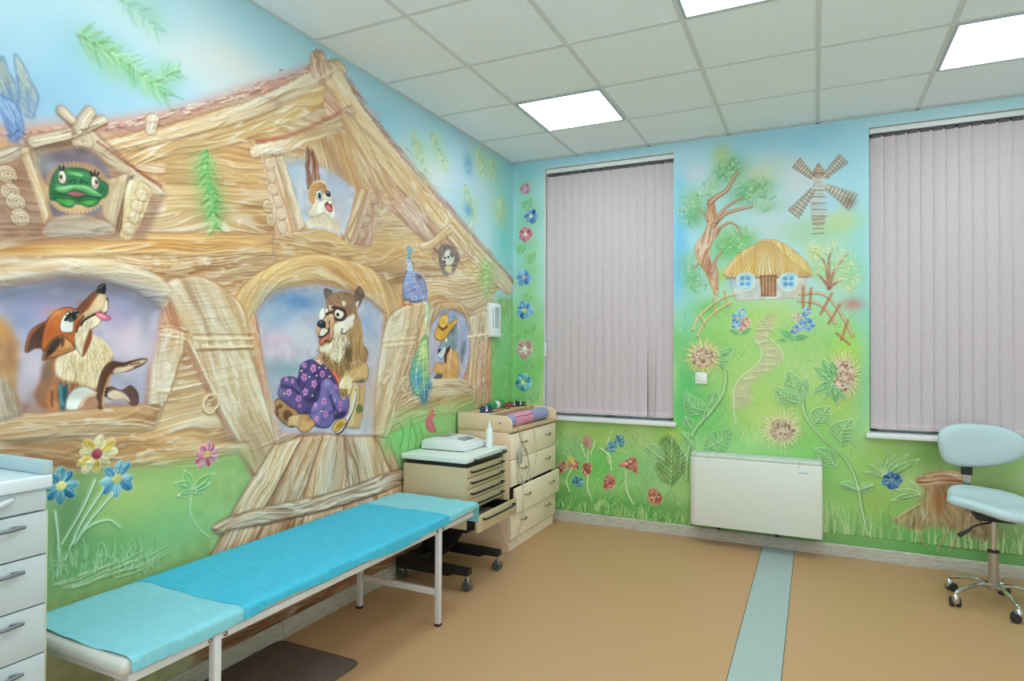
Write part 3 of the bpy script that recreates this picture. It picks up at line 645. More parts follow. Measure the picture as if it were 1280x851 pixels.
    p.wood([(-40, 552), (60, 552), (190, 540), (300, 552), (296, 568), (240, 582), (100, 590), (-40, 600)], (0, 570), (280, 565), TONES, lift=.008, bev=.04, soft=.02, seed=53)
    p.wood([(-40, 420), (0, 420), (30, 520), (-40, 540)], (-20, 420), (0, 520), (rgb(116, 92, 76), rgb(160, 134, 112), rgb(196, 176, 154)), lift=.010, soft=.01, curved=False, seed=54)
    # fox
    p.frame(0, 340, 4.48)
    FO, FD, FC = rgb(196, 106, 46), rgb(74, 42, 30), rgb(232, 212, 176)
    p.poly([(-60, 260), (10, 255), (60, 310), (105, 380), (120, 450), (105, 540), (80, 640), (20, 600), (-60, 500)], rgb(196, 150, 104), soft=.02); p.blob((20, 340), 60, 70, rgb(206, 140, 80), .6); p.blob((60, 440), 40, 80, rgb(146, 96, 76), .5)
    p.poly([(262, 500), (330, 455), (470, 430), (600, 460), (640, 480), (600, 560), (570, 640), (545, 755), (270, 770), (205, 700), (235, 600)], rgb(156, 100, 64), soft=.012)
    p.blob((270, 560), 30, 60, rgb(110, 106, 100), .5); p.blob((230, 690), 60, 40, rgb(140, 100, 84), .5)
    p.poly([(318, 500), (370, 440), (430, 430), (480, 440), (515, 350), (560, 365), (605, 400), (640, 460), (612, 500), (575, 580), (545, 650), (500, 640), (450, 620), (390, 610), (330, 580)], FC, soft=.008)
    p.hair([(330, 500), (430, 430), (560, 380), (630, 460), (560, 620), (420, 610)], (-6, 70), 130, 90, [rgb(244, 232, 204), rgb(214, 180, 126), rgb(190, 150, 100)], wr=.0032, seed=8)
    p.hair([(560, 360), (625, 420), (640, 470), (600, 520), (560, 460)], (14, 60), 34, 70, [rgb(206, 166, 96), rgb(236, 212, 160)], wr=.0032, seed=18)
    p.poly([(152, 448), (160, 380), (190, 320), (262, 278), (270, 300), (245, 380), (240, 420), (200, 428)], FO, edge=FD, ew=.004); p.poly([(160, 445), (176, 370), (210, 320), (258, 290), (262, 330), (240, 390), (235, 420), (200, 425)], rgb(84, 58, 48), soft=.006)
    p.poly([(262, 292), (300, 235), (350, 204), (400, 198), (445, 206), (500, 148), (548, 108), (590, 118), (602, 160), (592, 205), (545, 232), (486, 262), (460, 300), (434, 340), (430, 400), (390, 440), (330, 450), (270, 450), (240, 415)], FO, edge=FD, ew=.004, lift=.006)
    p.blob((330, 230), 50, 26, rgb(222, 142, 74), .7); p.blob((300, 340), 40, 50, rgb(186, 92, 36), .6); p.blob((480, 190), 40, 30, rgb(120, 62, 34), .6)
    p.poly([(452, 250), (500, 205), (545, 140), (562, 116), (596, 122), (602, 170), (590, 206), (545, 232), (486, 260), (462, 290)], rgb(222, 190, 150), soft=.006); p.line([(446, 225), (500, 160), (548, 112)], .012, rgb(104, 56, 34), r1=.008, alpha=.8)
    p.poly([(430, 335), (462, 292), (500, 258), (548, 238), (575, 262), (560, 295), (520, 325), (505, 400), (475, 470), (445, 440), (424, 385)], rgb(234, 218, 184), edge=rgb(140, 90, 60), ew=.003)
    p.hair([(432, 345), (500, 270), (540, 260), (500, 380), (460, 440)], (-20, 70), 40, 60, [rgb(248, 238, 214), rgb(196, 152, 106)], seed=28)
    p.poly([(520, 318), (522, 370), (495, 440), (470, 474), (472, 430), (492, 370), (505, 330)], rgb(140, 74, 38), soft=.005); p.line([(436, 330), (440, 300), (470, 250)], .006, rgb(110, 60, 36), alpha=.8)
    p.poly([(346, 330), (342, 285), (366, 235), (410, 218), (448, 222), (440, 250), (418, 280), (412, 330), (378, 338)], rgb(240, 236, 226), edge=rgb(110, 80, 60), ew=.003)
    p.poly([(388, 272), (400, 244), (430, 234), (434, 252), (410, 275)], rgb(90, 104, 70), edge=rgb(30, 24, 22), ew=.004); p.disc((418, 250), 11, 14, rgb(24, 22, 22)); p.line([(372, 268), (398, 238), (440, 226)], .005, rgb(30, 24, 22))
    for a, b in (((392, 250), (376, 240)), ((404, 240), (392, 226)), ((420, 233), (414, 218))): p.line([a, b], .0026, rgb(30, 24, 22))
    p.poly([(246, 492), (262, 430), (300, 378), (350, 358), (400, 390), (428, 425), (410, 440), (350, 465), (285, 482)], rgb(206, 142, 84), edge=FD, ew=.004, lift=.004); p.poly([(256, 484), (280, 405), (326, 366), (346, 378), (338, 405), (310, 440), (290, 462)], rgb(66, 44, 38), soft=.006); p.poly([(345, 365), (362, 372), (360, 405), (348, 420), (342, 390)], rgb(84, 52, 36), soft=.005)
    p.poly([(548, 106), (556, 76), (586, 64), (598, 92), (596, 122), (570, 122), (552, 118)], rgb(34, 34, 34)); p.line([(560, 90), (580, 74)], .003, rgb(110, 116, 116), alpha=.7)
    p.line([(610, 150), (612, 190), (600, 225), (575, 226), (540, 236), (490, 262), (470, 280), (462, 298)], .0036, rgb(52, 34, 28)); p.poly([(596, 160), (612, 165), (610, 215), (585, 228), (580, 220)], rgb(232, 214, 180), soft=.004)
    p.poly([(540, 230), (570, 225), (600, 238), (628, 256), (612, 270), (585, 268), (562, 256)], rgb(222, 116, 140), edge=rgb(140, 50, 70), ew=.003); p.line([(565, 240), (600, 252)], .0028, rgb(250, 200, 210), alpha=.7)
    p.poly([(545, 755), (556, 640), (586, 545), (632, 502), (700, 508), (740, 498), (805, 484), (826, 492), (800, 520), (720, 556), (642, 566), (612, 620), (590, 700), (575, 758)], rgb(92, 58, 40), soft=.005, edge=FD, ew=.003)
    p.poly([(640, 558), (660, 535), (710, 528), (745, 510), (808, 490), (822, 496), (790, 520), (722, 552), (660, 566)], rgb(226, 200, 166), soft=.005); p.poly([(572, 750), (590, 660), (614, 590), (636, 566), (622, 610), (598, 690), (584, 752)], rgb(206, 156, 106), soft=.005)
    p.line([(740, 520), (790, 508)], .003, FD, alpha=.7); p.line([(760, 532), (800, 520)], .003, FD, alpha=.7)
    p.poly([(600, 664), (630, 642), (690, 662), (735, 636), (768, 660), (782, 700), (768, 742), (730, 742), (705, 712), (640, 715), (604, 700)], rgb(104, 70, 66), edge=FD, ew=.003); p.poly([(606, 690), (640, 662), (690, 672), (724, 700), (730, 730), (700, 712), (645, 716)], rgb(224, 198, 168), soft=.005)
    for x, y in ((608, 652), (602, 672), (600, 690)): p.disc((x, y), 8, 8, rgb(30, 26, 26))
    p.poly([(380, 712), (425, 655), (490, 642), (548, 676), (520, 690), (470, 720), (440, 766), (372, 768)], rgb(222, 222, 210), soft=.006, edge=rgb(130, 120, 106), ew=.003); p.poly([(440, 765), (470, 720), (525, 690), (548, 700), (545, 755)], rgb(176, 128, 98), soft=.005); p.line([(455, 745), (490, 700), (540, 682)], .007, rgb(226, 196, 170), alpha=.8)
    p.poly([(326, 690), (345, 618), (362, 640), (385, 626), (384, 690), (362, 766), (338, 766)], rgb(44, 92, 104), soft=.006); p.line([(345, 640), (352, 740)], .006, rgb(110, 156, 160), alpha=.6); p.poly([(280, 660), (325, 640), (330, 765), (270, 766)], rgb(186, 118, 72), soft=.01); p.line([(300, 670), (296, 750)], .005, rgb(110, 66, 46), alpha=.6)
    p.frame()
    # ---- bear
    p.frame(330, 440, 7.736)
    p.poly([(560, -60), (980, -60), (1000, 100), (880, 160), (760, 260), (640, 140), (590, 60)], rgb(164, 118, 74), soft=.008)
    p.hair([(600, -20), (860, -30), (840, 100), (740, 230), (640, 110)], (10, 80), 90, 110, [rgb(96, 60, 40), rgb(196, 150, 98), rgb(120, 80, 50)], wr=.0036, seed=31)
    p.wood([(846, 330), (890, 300), (930, 318), (988, 318), (965, 600), (935, 735), (800, 730), (826, 560)], (930, 310), (900, 730), GOLD, edge=EDGE, ew=.006, curved=False, seed=61); p.disc((928, 548), 32, 40, rgb(110, 130, 76), edge=rgb(80, 90, 60), ew=.004)
    P1, P2, P3, PK = rgb(80, 66, 122), rgb(124, 110, 172), rgb(46, 38, 76), rgb(212, 146, 200)
    p.poly([(345, 230), (370, 130), (430, 84), (505, 72), (590, 90), (680, 180), (738, 320), (720, 430), (640, 520), (500, 590), (400, 590), (330, 500), (325, 330)], P1, edge=P3, ew=.006, lift=.006)
    p.poly([(150, 420), (170, 320), (190, 258), (260, 240), (330, 262), (345, 330), (420, 430), (425, 520), (400, 590), (330, 590), (250, 510)], rgb(96, 82, 138), edge=P3, ew=.006, lift=.004); p.blob((170, 380), 40, 70, rgb(170, 150, 178), .5)
    p.line([(190, 330), (280, 350), (345, 400)], .012, P3, r1=.006, alpha=.6); p.line([(400, 450), (470, 470), (500, 420), (545, 330)], .014, P3, alpha=.55)
    p.poly([(556, 300), (605, 254), (660, 275), (715, 340), (760, 400), (822, 430), (824, 540), (790, 620), (700, 650), (640, 722), (560, 732), (485, 695), (455, 610), (472, 520), (535, 440)], P2, edge=P3, ew=.006, lift=.008)
    p.blob((610, 300), 36, 40, rgb(176, 166, 214), .7); p.blob((560, 640), 60, 50, rgb(110, 96, 160), .5); p.line([(640, 430), (680, 560), (640, 590)], .012, P3, r1=.005, alpha=.6); p.line([(760, 600), (700, 560), (680, 520)], .010, P3, alpha=.6); p.poly([(680, 600), (790, 570), (800, 620), (700, 650)], P3, soft=.008, alpha=.7)
    for c, r in (((482, 158), 46), ((570, 212), 42), ((394, 242), 44), ((490, 308), 44), ((405, 385), 42), ((250, 390), 40), ((340, 450), 38), ((398, 130), 32), ((285, 280), 30), ((225, 262), 26), ((575, 475), 42), ((600, 600), 40), ((512, 645), 36), ((742, 500), 36), ((700, 335), 28), ((500, 512), 28), ((650, 380), 22), ((350, 520), 24), ((740, 560), 24)):
        q = np.array(p.project(*p.px(c))); m = p.scale_at(c) * r
        for k in range(5):
            a = 2 * math.pi * k / 5 + c[0]; h = np.linspace(0, 2 * math.pi, 10)[:-1]; ce = q + m * .58 * np.array([math.cos(a), math.sin(a)])
            p.poly(np.stack([ce[0] + m * .36 * np.cos(h), ce[1] + m * .36 * np.sin(h)], 1), PK, soft=.003, lift=.001, edge=rgb(150, 80, 150), ew=.002, ea=.4)
        h = np.linspace(0, 2 * math.pi, 8)[:-1]; p.poly(np.stack([q[0] + m * .24 * np.cos(h), q[1] + m * .24 * np.sin(h)], 1), rgb(96, 44, 96), soft=.002); p.poly(np.stack([q[0] + m * .10 * np.cos(h), q[1] + m * .10 * np.sin(h)], 1), rgb(236, 216, 130), soft=.002)
    for c in ((540, 150), (515, 226), (445, 240), (476, 420), (604, 156), (640, 236), (690, 465), (370, 180), (205, 400), (560, 570), (770, 450)): p.disc(c, 9, 9, rgb(236, 222, 166), soft=.0025)
    p.poly([(588, 92), (618, 86), (690, 165), (752, 285), (738, 330), (700, 260), (630, 150)], rgb(232, 124, 74), edge=rgb(150, 60, 36), ew=.004); 
    for c in ((640, 130), (672, 178), (706, 236)): p.disc(c, 6, 6, rgb(120, 50, 34), soft=.0025)
    p.poly([(488, 74), (538, 34), (604, 74), (556, 130)], rgb(228, 200, 172), curved=False, edge=rgb(140, 90, 60), ew=.004); p.line([(515, 76), (545, 60), (575, 78), (550, 98)], .0035, rgb(176, 106, 76), alpha=.8)
    p.poly([(786, 130), (830, 112), (930, 78), (1005, 120), (1022, 210), (985, 285), (905, 292), (872, 290), (850, 380), (826, 420), (735, 372), (742, 300), (780, 220)], rgb(212, 172, 114), edge=rgb(130, 84, 50), ew=.005, lift=.008)
    p.poly([(742, 300), (800, 230), (850, 260), (842, 380), (820, 405), (736, 366)], rgb(236, 218, 178), soft=.01); p.blob((945, 275), 40, 26, rgb(84, 82, 46), .7); p.blob((920, 150), 50, 40, rgb(226, 184, 116), .6)
    p.hair([(780, 250), (880, 140), (1000, 160), (960, 270), (830, 380), (745, 340)], (-40, 60), 60, 60, [rgb(246, 232, 196), rgb(170, 122, 74)], seed=33)
    for x0, x1 in ((745, 738), (765, 762), (785, 784), (806, 806)): p.line([(x0, 365), (x1, 405), (x1 + 2, 470 - abs(x0 - 775))], .009, rgb(206, 164, 96), r1=.003, lift=.003); p.line([(x0 - 8, 360), (x1 - 8, 430)], .0024, rgb(60, 40, 30))
    p.line([(888, 384), (880, 470), (850, 570), (815, 650), (770, 745), (705, 782)], .013, rgb(90, 70, 60), r1=.012); p.line([(884, 384), (874, 470), (844, 570), (808, 650), (762, 740), (705, 772)], .009, rgb(236, 230, 222), r1=.007, lift=.004)
    p.poly([(672, 752), (694, 692), (745, 652), (800, 648), (790, 690), (745, 745), (700, 770)], rgb(226, 190, 112), edge=rgb(110, 76, 44), ew=.005, lift=.004); p.poly([(700, 740), (722, 696), (765, 670), (780, 680), (750, 725)], rgb(206, 150, 36), soft=.004)
    p.poly([(92, 580), (100, 520), (126, 466), (165, 456), (250, 520), (345, 590), (330, 690), (260, 725), (160, 650)], rgb(176, 130, 84), edge=rgb(84, 50, 34), ew=.006, lift=.006); p.poly([(188, 610), (196, 575), (240, 560), (290, 610), (262, 655), (215, 662)], rgb(112, 68, 46), soft=.006)
    for c in ((165, 520), (128, 545), (125, 598)): p.disc(c, 22, 24, rgb(118, 72, 50))
    for q in ([(100, 500), (60, 470), (24, 466)], [(98, 540), (50, 520), (36, 540)]): p.line(q, .008, rgb(206, 170, 130), r1=.003)
    p.poly([(318, 620), (380, 600), (450, 625), (500, 695), (470, 740), (400, 775), (340, 750)], rgb(206, 156, 100), edge=rgb(110, 68, 42), ew=.005, lift=.005); p.blob((440, 650), 30, 24, rgb(150, 96, 56), .5)
    for k in range(4): p.line([(325, 630 + 26 * k), (270, 632 + 24 * k), (240, 648 + 22 * k)], .010, rgb(226, 192, 140), r1=.003, lift=.003); p.line([(325, 644 + 26 * k), (262, 650 + 22 * k)], .0026, rgb(80, 50, 34), alpha=.7)
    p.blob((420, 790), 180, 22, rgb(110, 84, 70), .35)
    p.frame(340, 350, 7.74)
    BR, BD = rgb(162, 124, 94), rgb(82, 54, 44)
    p.poly([(478, 720), (470, 610), (560, 470), (700, 250), (810, 290), (870, 400), (890, 560), (892, 790), (800, 860), (560, 860)], rgb(186, 146, 98), soft=.008)
    p.poly([(478, 690), (480, 640), (560, 600), (620, 420), (760, 370), (800, 430), (720, 520), (765, 600), (735, 660), (690, 760), (650, 800), (590, 770), (540, 700)], rgb(238, 226, 198), soft=.008)
    p.hair([(480, 690), (560, 610), (640, 470), (770, 500), (740, 680), (640, 800)], (-6, 80), 110, 100, [rgb(250, 242, 222), rgb(200, 164, 116), rgb(150, 108, 70)], wr=.0034, seed=41)
    p.hair([(760, 480), (880, 480), (890, 760), (760, 780)], (4, 80), 60, 110, [rgb(120, 82, 54), rgb(220, 180, 120), rgb(110, 92, 60)], wr=.0036, seed=42)
    p.blob((745, 700), 34, 90, rgb(70, 62, 44), .7); p.hair([(690, 640), (790, 640), (780, 800), (660, 840)], (0, 80), 30, 110, [rgb(60, 48, 36), rgb(96, 70, 48)], wr=.004, seed=43)
    p.hair([(490, 720), (560, 700), (640, 800), (700, 850), (560, 850)], (6, 60), 40, 70, [rgb(84, 52, 36), rgb(110, 74, 46)], wr=.004, seed=44)
    p.poly([(514, 86), (548, 88), (596, 122), (560, 175), (535, 180), (518, 140)], rgb(112, 92, 92), edge=BD, ew=.004); p.poly([(792, 160), (816, 66), (850, 84), (880, 150), (866, 230), (826, 285), (788, 250)], rgb(126, 104, 94), edge=BD, ew=.005); p.poly([(806, 236), (850, 200), (840, 260), (818, 284)], rgb(226, 212, 200), soft=.006)
    p.poly([(540, 180), (595, 130), (690, 112), (775, 132), (815, 215), (835, 320), (800, 400), (720, 420), (620, 410), (560, 390), (500, 380), (540, 280), (532, 220)], BR, soft=.006)
    p.hair([(550, 180), (690, 120), (800, 200), (820, 320), (640, 230)], (30, 50), 70, 60, [rgb(96, 72, 60), rgb(206, 176, 146), rgb(150, 104, 72)], wr=.0032, seed=45)
    p.poly([(640, 390), (700, 380), (800, 330), (800, 400), (735, 460), (745, 505), (700, 520), (670, 470)], rgb(240, 232, 214), soft=.008); p.poly([(690, 205), (720, 210), (725, 240), (700, 250)], rgb(236, 226, 208), soft=.006)
    p.poly([(468, 378), (472, 310), (500, 268), (520, 268), (528, 320), (510, 370)], rgb(244, 240, 232), edge=rgb(150, 130, 120), ew=.003); p.disc((540, 300), 18, 34, rgb(236, 230, 222), edge=BD, ew=.004)
    for x in (575, 600): p.line([(x - 5, 250), (x, 305)], .006, rgb(240, 230, 214), r1=.003)
    p.line([(540, 330), (580, 312), (620, 330)], .008, BD); p.disc((664, 330), 74, 72, rgb(84, 54, 46)); p.disc((660, 326), 46, 50, rgb(236, 226, 206), edge=rgb(40, 28, 26), ew=.004); p.disc((648, 334), 17, 19, rgb(104, 104, 60)); p.disc((648, 334), 9, 11, rgb(20, 18, 18)); p.line([(600, 262), (650, 270), (715, 300)], .008, rgb(70, 44, 38))
    p.poly([(505, 392), (545, 345), (590, 325), (612, 360), (610, 460), (600, 560), (565, 615), (520, 605), (480, 634), (468, 600), (466, 550), (446, 520), (438, 490), (460, 440)], rgb(220, 172, 132), edge=rgb(150, 96, 64), ew=.003, lift=.006); p.blob((540, 370), 26, 20, rgb(180, 170, 130), .6)
    p.poly([(448, 432), (466, 396), (508, 392), (526, 425), (516, 462), (478, 460)], rgb(42, 46, 54), edge=rgb(20, 20, 24), ew=.003); p.disc((482, 410), 10, 6, rgb(150, 170, 186)); p.line([(560, 400), (560, 460), (545, 480)], .004, rgb(60, 36, 28))
    p.poly([(466, 500), (492, 462), (535, 470), (550, 490), (520, 530), (488, 546), (464, 530)], rgb(240, 230, 210), edge=rgb(60, 36, 28), ew=.004); p.poly([(472, 600), (482, 560), (530, 525), (556, 495), (565, 560), (524, 588), (494, 634)], rgb(212, 124, 98), edge=rgb(70, 36, 30), ew=.004); p.line([(465, 550), (500, 548), (545, 510), (562, 480)], .005, rgb(50, 30, 26)); p.line([(520, 590), (570, 590), (595, 550), (600, 500)], .005, rgb(70, 40, 30), alpha=.8)
    p.line([(690, 470), (690, 510), (715, 520), (740, 495)], .005, rgb(60, 46, 40), alpha=.7)
    p.frame()
    # ---- wolf window
    p.wood([(524, 424), (528, 398), (542, 382), (562, 376), (582, 384), (598, 404), (604, 424), (592, 430), (582, 402), (566, 388), (548, 394), (538, 420)], (0, 0), (1, 0), GOLD, polar=(562, 430), lift=.010, bev=.03, edge=rgb(170, 120, 92), ea=.4, seed=71)
    p.poly([(535, 424), (539, 404), (550, 391), (565, 386), (580, 393), (588, 416), (586, 450), (578, 474), (538, 480)], rgb(186, 184, 206), soft=.008, curved=False, flat=1.0, lift=-.010, bev=.03, edge=rgb(176, 130, 110), ew=.010, ea=.5)
    for c, rx, ry, col, a in [((560, 392), 14, 6, (160, 166, 196), .8), ((540, 430), 8, 14, (206, 190, 210), .8), ((582, 420), 6, 20, (164, 176, 206), .8), ((578, 460), 6, 12, (200, 184, 190), .7)]: p.blob(c, rx, ry, rgb(*col), a)
    p.frame(530, 370, 7.09)
    p.poly([(330, 480), (360, 390), (380, 430), (360, 540), (335, 600)], rgb(130, 140, 152), soft=.01); p.poly([(90, 640), (120, 590), (180, 590), (220, 480), (300, 500), (320, 640), (300, 720), (190, 745), (120, 700)], rgb(220, 168, 106), soft=.010, edge=rgb(150, 96, 56), ew=.005); p.poly([(98, 715), (130, 690), (170, 690), (160, 750), (100, 748)], rgb(96, 96, 98), soft=.01)
    p.poly([(230, 330), (290, 230), (300, 400), (285, 460), (240, 470), (200, 500), (160, 560), (130, 510), (165, 400)], rgb(140, 158, 168), soft=.008, edge=rgb(66, 72, 82), ew=.005); p.blob((260, 290), 20, 50, rgb(74, 82, 92), .7); p.poly([(190, 580), (188, 500), (232, 440), (238, 470), (212, 520), (204, 590)], rgb(84, 42, 42), soft=.006); p.line([(248, 470), (236, 560), (230, 640)], .012, rgb(236, 206, 160), r1=.007)
    p.disc((148, 490), 18, 22, rgb(30, 32, 38)); p.disc((205, 390), 12, 24, rgb(240, 236, 220), edge=rgb(40, 40, 40), ew=.004); p.poly([(130, 520), (190, 450), (200, 480), (170, 550)], rgb(214, 220, 224), soft=.008)
    p.poly([(100, 350), (130, 260), (160, 180), (190, 158), (222, 180), (226, 240), (300, 200), (296, 235), (240, 310), (180, 390), (130, 390)], rgb(230, 176, 78), soft=.006, edge=rgb(140, 90, 30), ew=.006, lift=.006); p.poly([(140, 260), (150, 195), (190, 165), (220, 190), (205, 260), (170, 280)], rgb(236, 188, 92), soft=.006, edge=rgb(170, 112, 40), ew=.004); p.line([(138, 270), (170, 296), (206, 268)], .009, rgb(120, 70, 40)); p.poly([(240, 190), (270, 160), (300, 170), (270, 200)], rgb(128, 168, 190), soft=.008)
    p.frame()
    p.wood([(532, 476), (580, 474), (586, 492), (526, 496)], (530, 484), (586, 484), PALE, lift=.008, seed=72)
    p.wood([(586, 396), (604, 388), (614, 392), (612, 424), (598, 492), (584, 484), (588, 440)], (600, 390), (590, 490), PALE, lift=.012, bev=.02, edge=EDGE, curved=False, seed=73, freq=.8)
    for y in (421,): p.line([(586, y), (611, y - 4)], .010, rgb(240, 218, 182), lift=.006)
    p.wood([(596, 430), (614, 420), (612, 510), (590, 505)], (606, 425), (600, 506), RUST, lift=.003, curved=False, seed=74)
    for y in (440, 452, 464, 476, 488): p.curls((604, y), 5, 2, None, lift=.006, seed=y)
    # ---- mouse gable
    p.wood([(524, 306), (540, 298), (560, 280), (568, 286), (548, 306), (530, 314)], (526, 308), (564, 284), PALE, lift=.010, edge=EDGE, seed=75); p.wood([(558, 280), (566, 284), (590, 314), (584, 318)], (560, 284), (588, 316), PALE, lift=.010, edge=EDGE, seed=76)
    p.poly([(547, 312), (556, 306), (568, 310), (573, 325), (566, 341), (552, 342)], rgb(140, 126, 116), soft=.012, lift=-.006); p.frame(480, 280, 3.545)
    p.poly([(258, 165), (262, 140), (272, 118), (285, 112), (300, 122), (312, 150), (305, 175), (285, 185)], rgb(222, 220, 208), soft=.008, edge=rgb(90, 80, 76), ew=.006); p.disc((300, 135), 8, 14, rgb(120, 106, 100)); p.disc((270, 150), 4, 5, rgb(30, 28, 28)); p.disc((284, 146), 4, 5, rgb(30, 28, 28)); p.disc((268, 166), 6, 5, rgb(50, 44, 46)); p.poly([(268, 205), (280, 180), (300, 190), (296, 215)], rgb(214, 196, 140), soft=.01)
    # ---- peacock on the shutter
    p.poly([(165, 505), (186, 500), (196, 560), (192, 640), (206, 720), (190, 735), (182, 800), (160, 770), (126, 742), (114, 650), (138, 580)], rgb(150, 190, 120), soft=.008, edge=rgb(70, 120, 150), ew=.006, lift=.006)
    p.blob((170, 570), 16, 50, rgb(220, 226, 130), .8); p.blob((140, 690), 26, 50, rgb(70, 150, 205), .9); p.blob((175, 760), 20, 40, rgb(60, 110, 180), .9); p.blob((195, 710), 12, 26, rgb(60, 130, 196), .8); p.blob((130, 620), 14, 40, rgb(110, 190, 190), .6)
    for q in ([(172, 520), (150, 600), (128, 720)], [(176, 520), (168, 620), (172, 770)], [(182, 520), (184, 620), (198, 720)], [(168, 540), (138, 640), (145, 750)]): p.line(q, .004, rgb(236, 244, 236), alpha=.6, lift=.003)
    p.line([(180, 330), (190, 380), (184, 430), (186, 480), (204, 520)], .018, rgb(176, 206, 176), r1=.006, lift=.005); p.line([(172, 300), (180, 380), (176, 440), (190, 500)], .012, rgb(206, 226, 190), r1=.004, lift=.004); p.line([(186, 340), (196, 400), (194, 450)], .004, rgb(70, 130, 150), alpha=.6)
    p.poly([(82, 320), (84, 260), (98, 215), (104, 180), (122, 170), (126, 205), (140, 235), (170, 260), (186, 320), (150, 345), (110, 342)], rgb(150, 164, 206), soft=.006, edge=rgb(70, 84, 130), ew=.006, lift=.010)
    p.poly([(126, 228), (140, 212), (165, 224), (184, 260), (192, 320), (178, 350), (160, 300), (140, 262)], rgb(150, 150, 180), soft=.005, edge=rgb(236, 240, 244), ew=.005, lift=.006); p.blob((152, 235), 10, 12, rgb(96, 60, 90), .7)
    p.hair([(90, 270), (110, 240), (150, 280), (160, 330), (100, 330)], (6, 16), 50, 14, [rgb(226, 226, 240), rgb(84, 84, 150), rgb(170, 130, 186)], wr=.0035, seed=77, alpha=.8)
    p.disc((106, 168), 13, 15, rgb(216, 222, 230), edge=rgb(90, 100, 130), ew=.004); p.poly([(84, 174), (96, 168), (96, 178)], rgb(206, 120, 80), curved=False); p.disc((104, 166), 3, 3, rgb(20, 20, 24)); p.poly([(100, 205), (104, 180), (120, 178), (124, 215)], rgb(190, 206, 226), soft=.008)
    for q in ([(106, 152), (102, 120), (100, 104)], [(109, 152), (110, 118), (110, 100)], [(112, 152), (118, 122), (122, 108)]): p.line(q, .006, rgb(110, 170, 196), r1=.009)
    for x in (84, 114): p.line([(x, 335), (x - 2, 355)], .006, rgb(190, 110, 80)); p.line([(x - 10, 358), (x + 10, 360)], .006, rgb(196, 116, 84))
    p.frame()
    # ---- porch boards
    W3 = (rgb(156, 108, 74), rgb(204, 162, 120), rgb(232, 206, 172))
    bs = [((340, 556), (378, 545), (330, 640), (284, 650)), ((378, 545), (404, 542), (376, 632), (330, 640)), ((404, 542), (430, 545), (436, 616), (376, 632)), ((430, 545), (468, 545), (490, 592), (436, 616)), ((468, 545), (486, 548), (500, 590), (490, 592))]
    for k, b in enumerate(bs): p.wood(list(b), ((b[0][0] + b[1][0]) / 2, (b[0][1] + b[1][1]) / 2), ((b[2][0] + b[3][0]) / 2, (b[2][1] + b[3][1]) / 2), W3, lift=.009, bev=.02, edge=rgb(118, 74, 50), ew=.010, ea=.6, curved=False, seed=80 + k, rough=.005, streaks=1.3)
    p.wood([(268, 656), (320, 636), (420, 614), (500, 586), (502, 606), (430, 632), (330, 656), (278, 668)], (270, 662), (500, 598), (rgb(146, 102, 72), rgb(190, 148, 112), rgb(226, 200, 168)), lift=.014, bev=.02, edge=rgb(110, 72, 48), ew=.008, seed=86, rough=.005, streaks=1.4)
    bs = [((282, 662), (330, 656), (300, 720), (236, 740)), ((330, 656), (380, 644), (365, 700), (300, 720)), ((380, 644), (430, 632), (424, 690), (365, 700)), ((430, 632), (470, 618), (478, 660), (424, 690)), ((470, 618), (502, 604), (516, 640), (478, 660))]
    for k, b in enumerate(bs): p.wood(list(b), ((b[0][0] + b[1][0]) / 2, (b[0][1] + b[1][1]) / 2), ((b[2][0] + b[3][0]) / 2, (b[2][1] + b[3][1]) / 2), W3, lift=.008, bev=.02, edge=rgb(118, 70, 46), ew=.010, ea=.6, curved=False, seed=90 + k, rough=.005, streaks=1.2)
    p.wood([(236, 736), (365, 698), (516, 638), (560, 610), (560, 760), (480, 800), (236, 900)], (300, 760), (500, 680), (rgb(110, 70, 46), rgb(156, 106, 70), rgb(190, 140, 100)), curved=False, soft=.03, seed=99)
    p.poly([(-60, 800), (236, 730), (260, 900), (-60, 1100)], rgb(186, 184, 146), curved=False, soft=.05, alpha=.8)
    # ---- hanging fir sprigs, flowers, grass
    def sprig(pts, n, L, seed, cols=((92, 160, 84), (150, 200, 130)), al=.85): p.frond(pts, n, L, rgb(*cols[0]), rgb(*cols[1]), wr=.006, seed=seed, alpha=al, lift=.004, spread=.8)
    p.blob((255, 218), 16, 22, rgb(120, 180, 104), .8); p.blob((265, 258), 16, 26, rgb(120, 180, 104), .8)
    for q, n, L, s_ in (([(256, 188), (256, 215), (262, 240)], 9, 17, 1), ([(262, 236), (264, 262), (268, 288)], 9, 17, 2)): sprig(q, n, L, s_)
    p.blob((608, 345), 10, 22, rgb(160, 200, 120), .7); sprig([(606, 328), (608, 352), (606, 378)], 8, 13, 3, ((140, 196, 110), (206, 226, 176)))
    p.blob((140, 78), 34, 22, rgb(140, 190, 130), .8); p.blob((186, 104), 26, 16, rgb(140, 196, 140), .8); p.blob((125, 55), 22, 14, rgb(130, 176, 120), .6); p.blob((212, 92), 14, 14, rgb(140, 190, 140), .6)
    sprig([(98, 44), (130, 62), (170, 88), (212, 124)], 13, 26, 4, ((116, 172, 110), (172, 206, 160)), .75); sprig([(196, 100), (214, 90), (226, 88)], 5, 14, 5, ((120, 176, 120), (176, 210, 170)), .6)
    p.blob((185, 18), 26, 20, rgb(158, 196, 172), .7); sprig([(150, 0), (176, 18), (196, 40)], 8, 20, 6, ((130, 184, 160), (186, 212, 190)), .55)
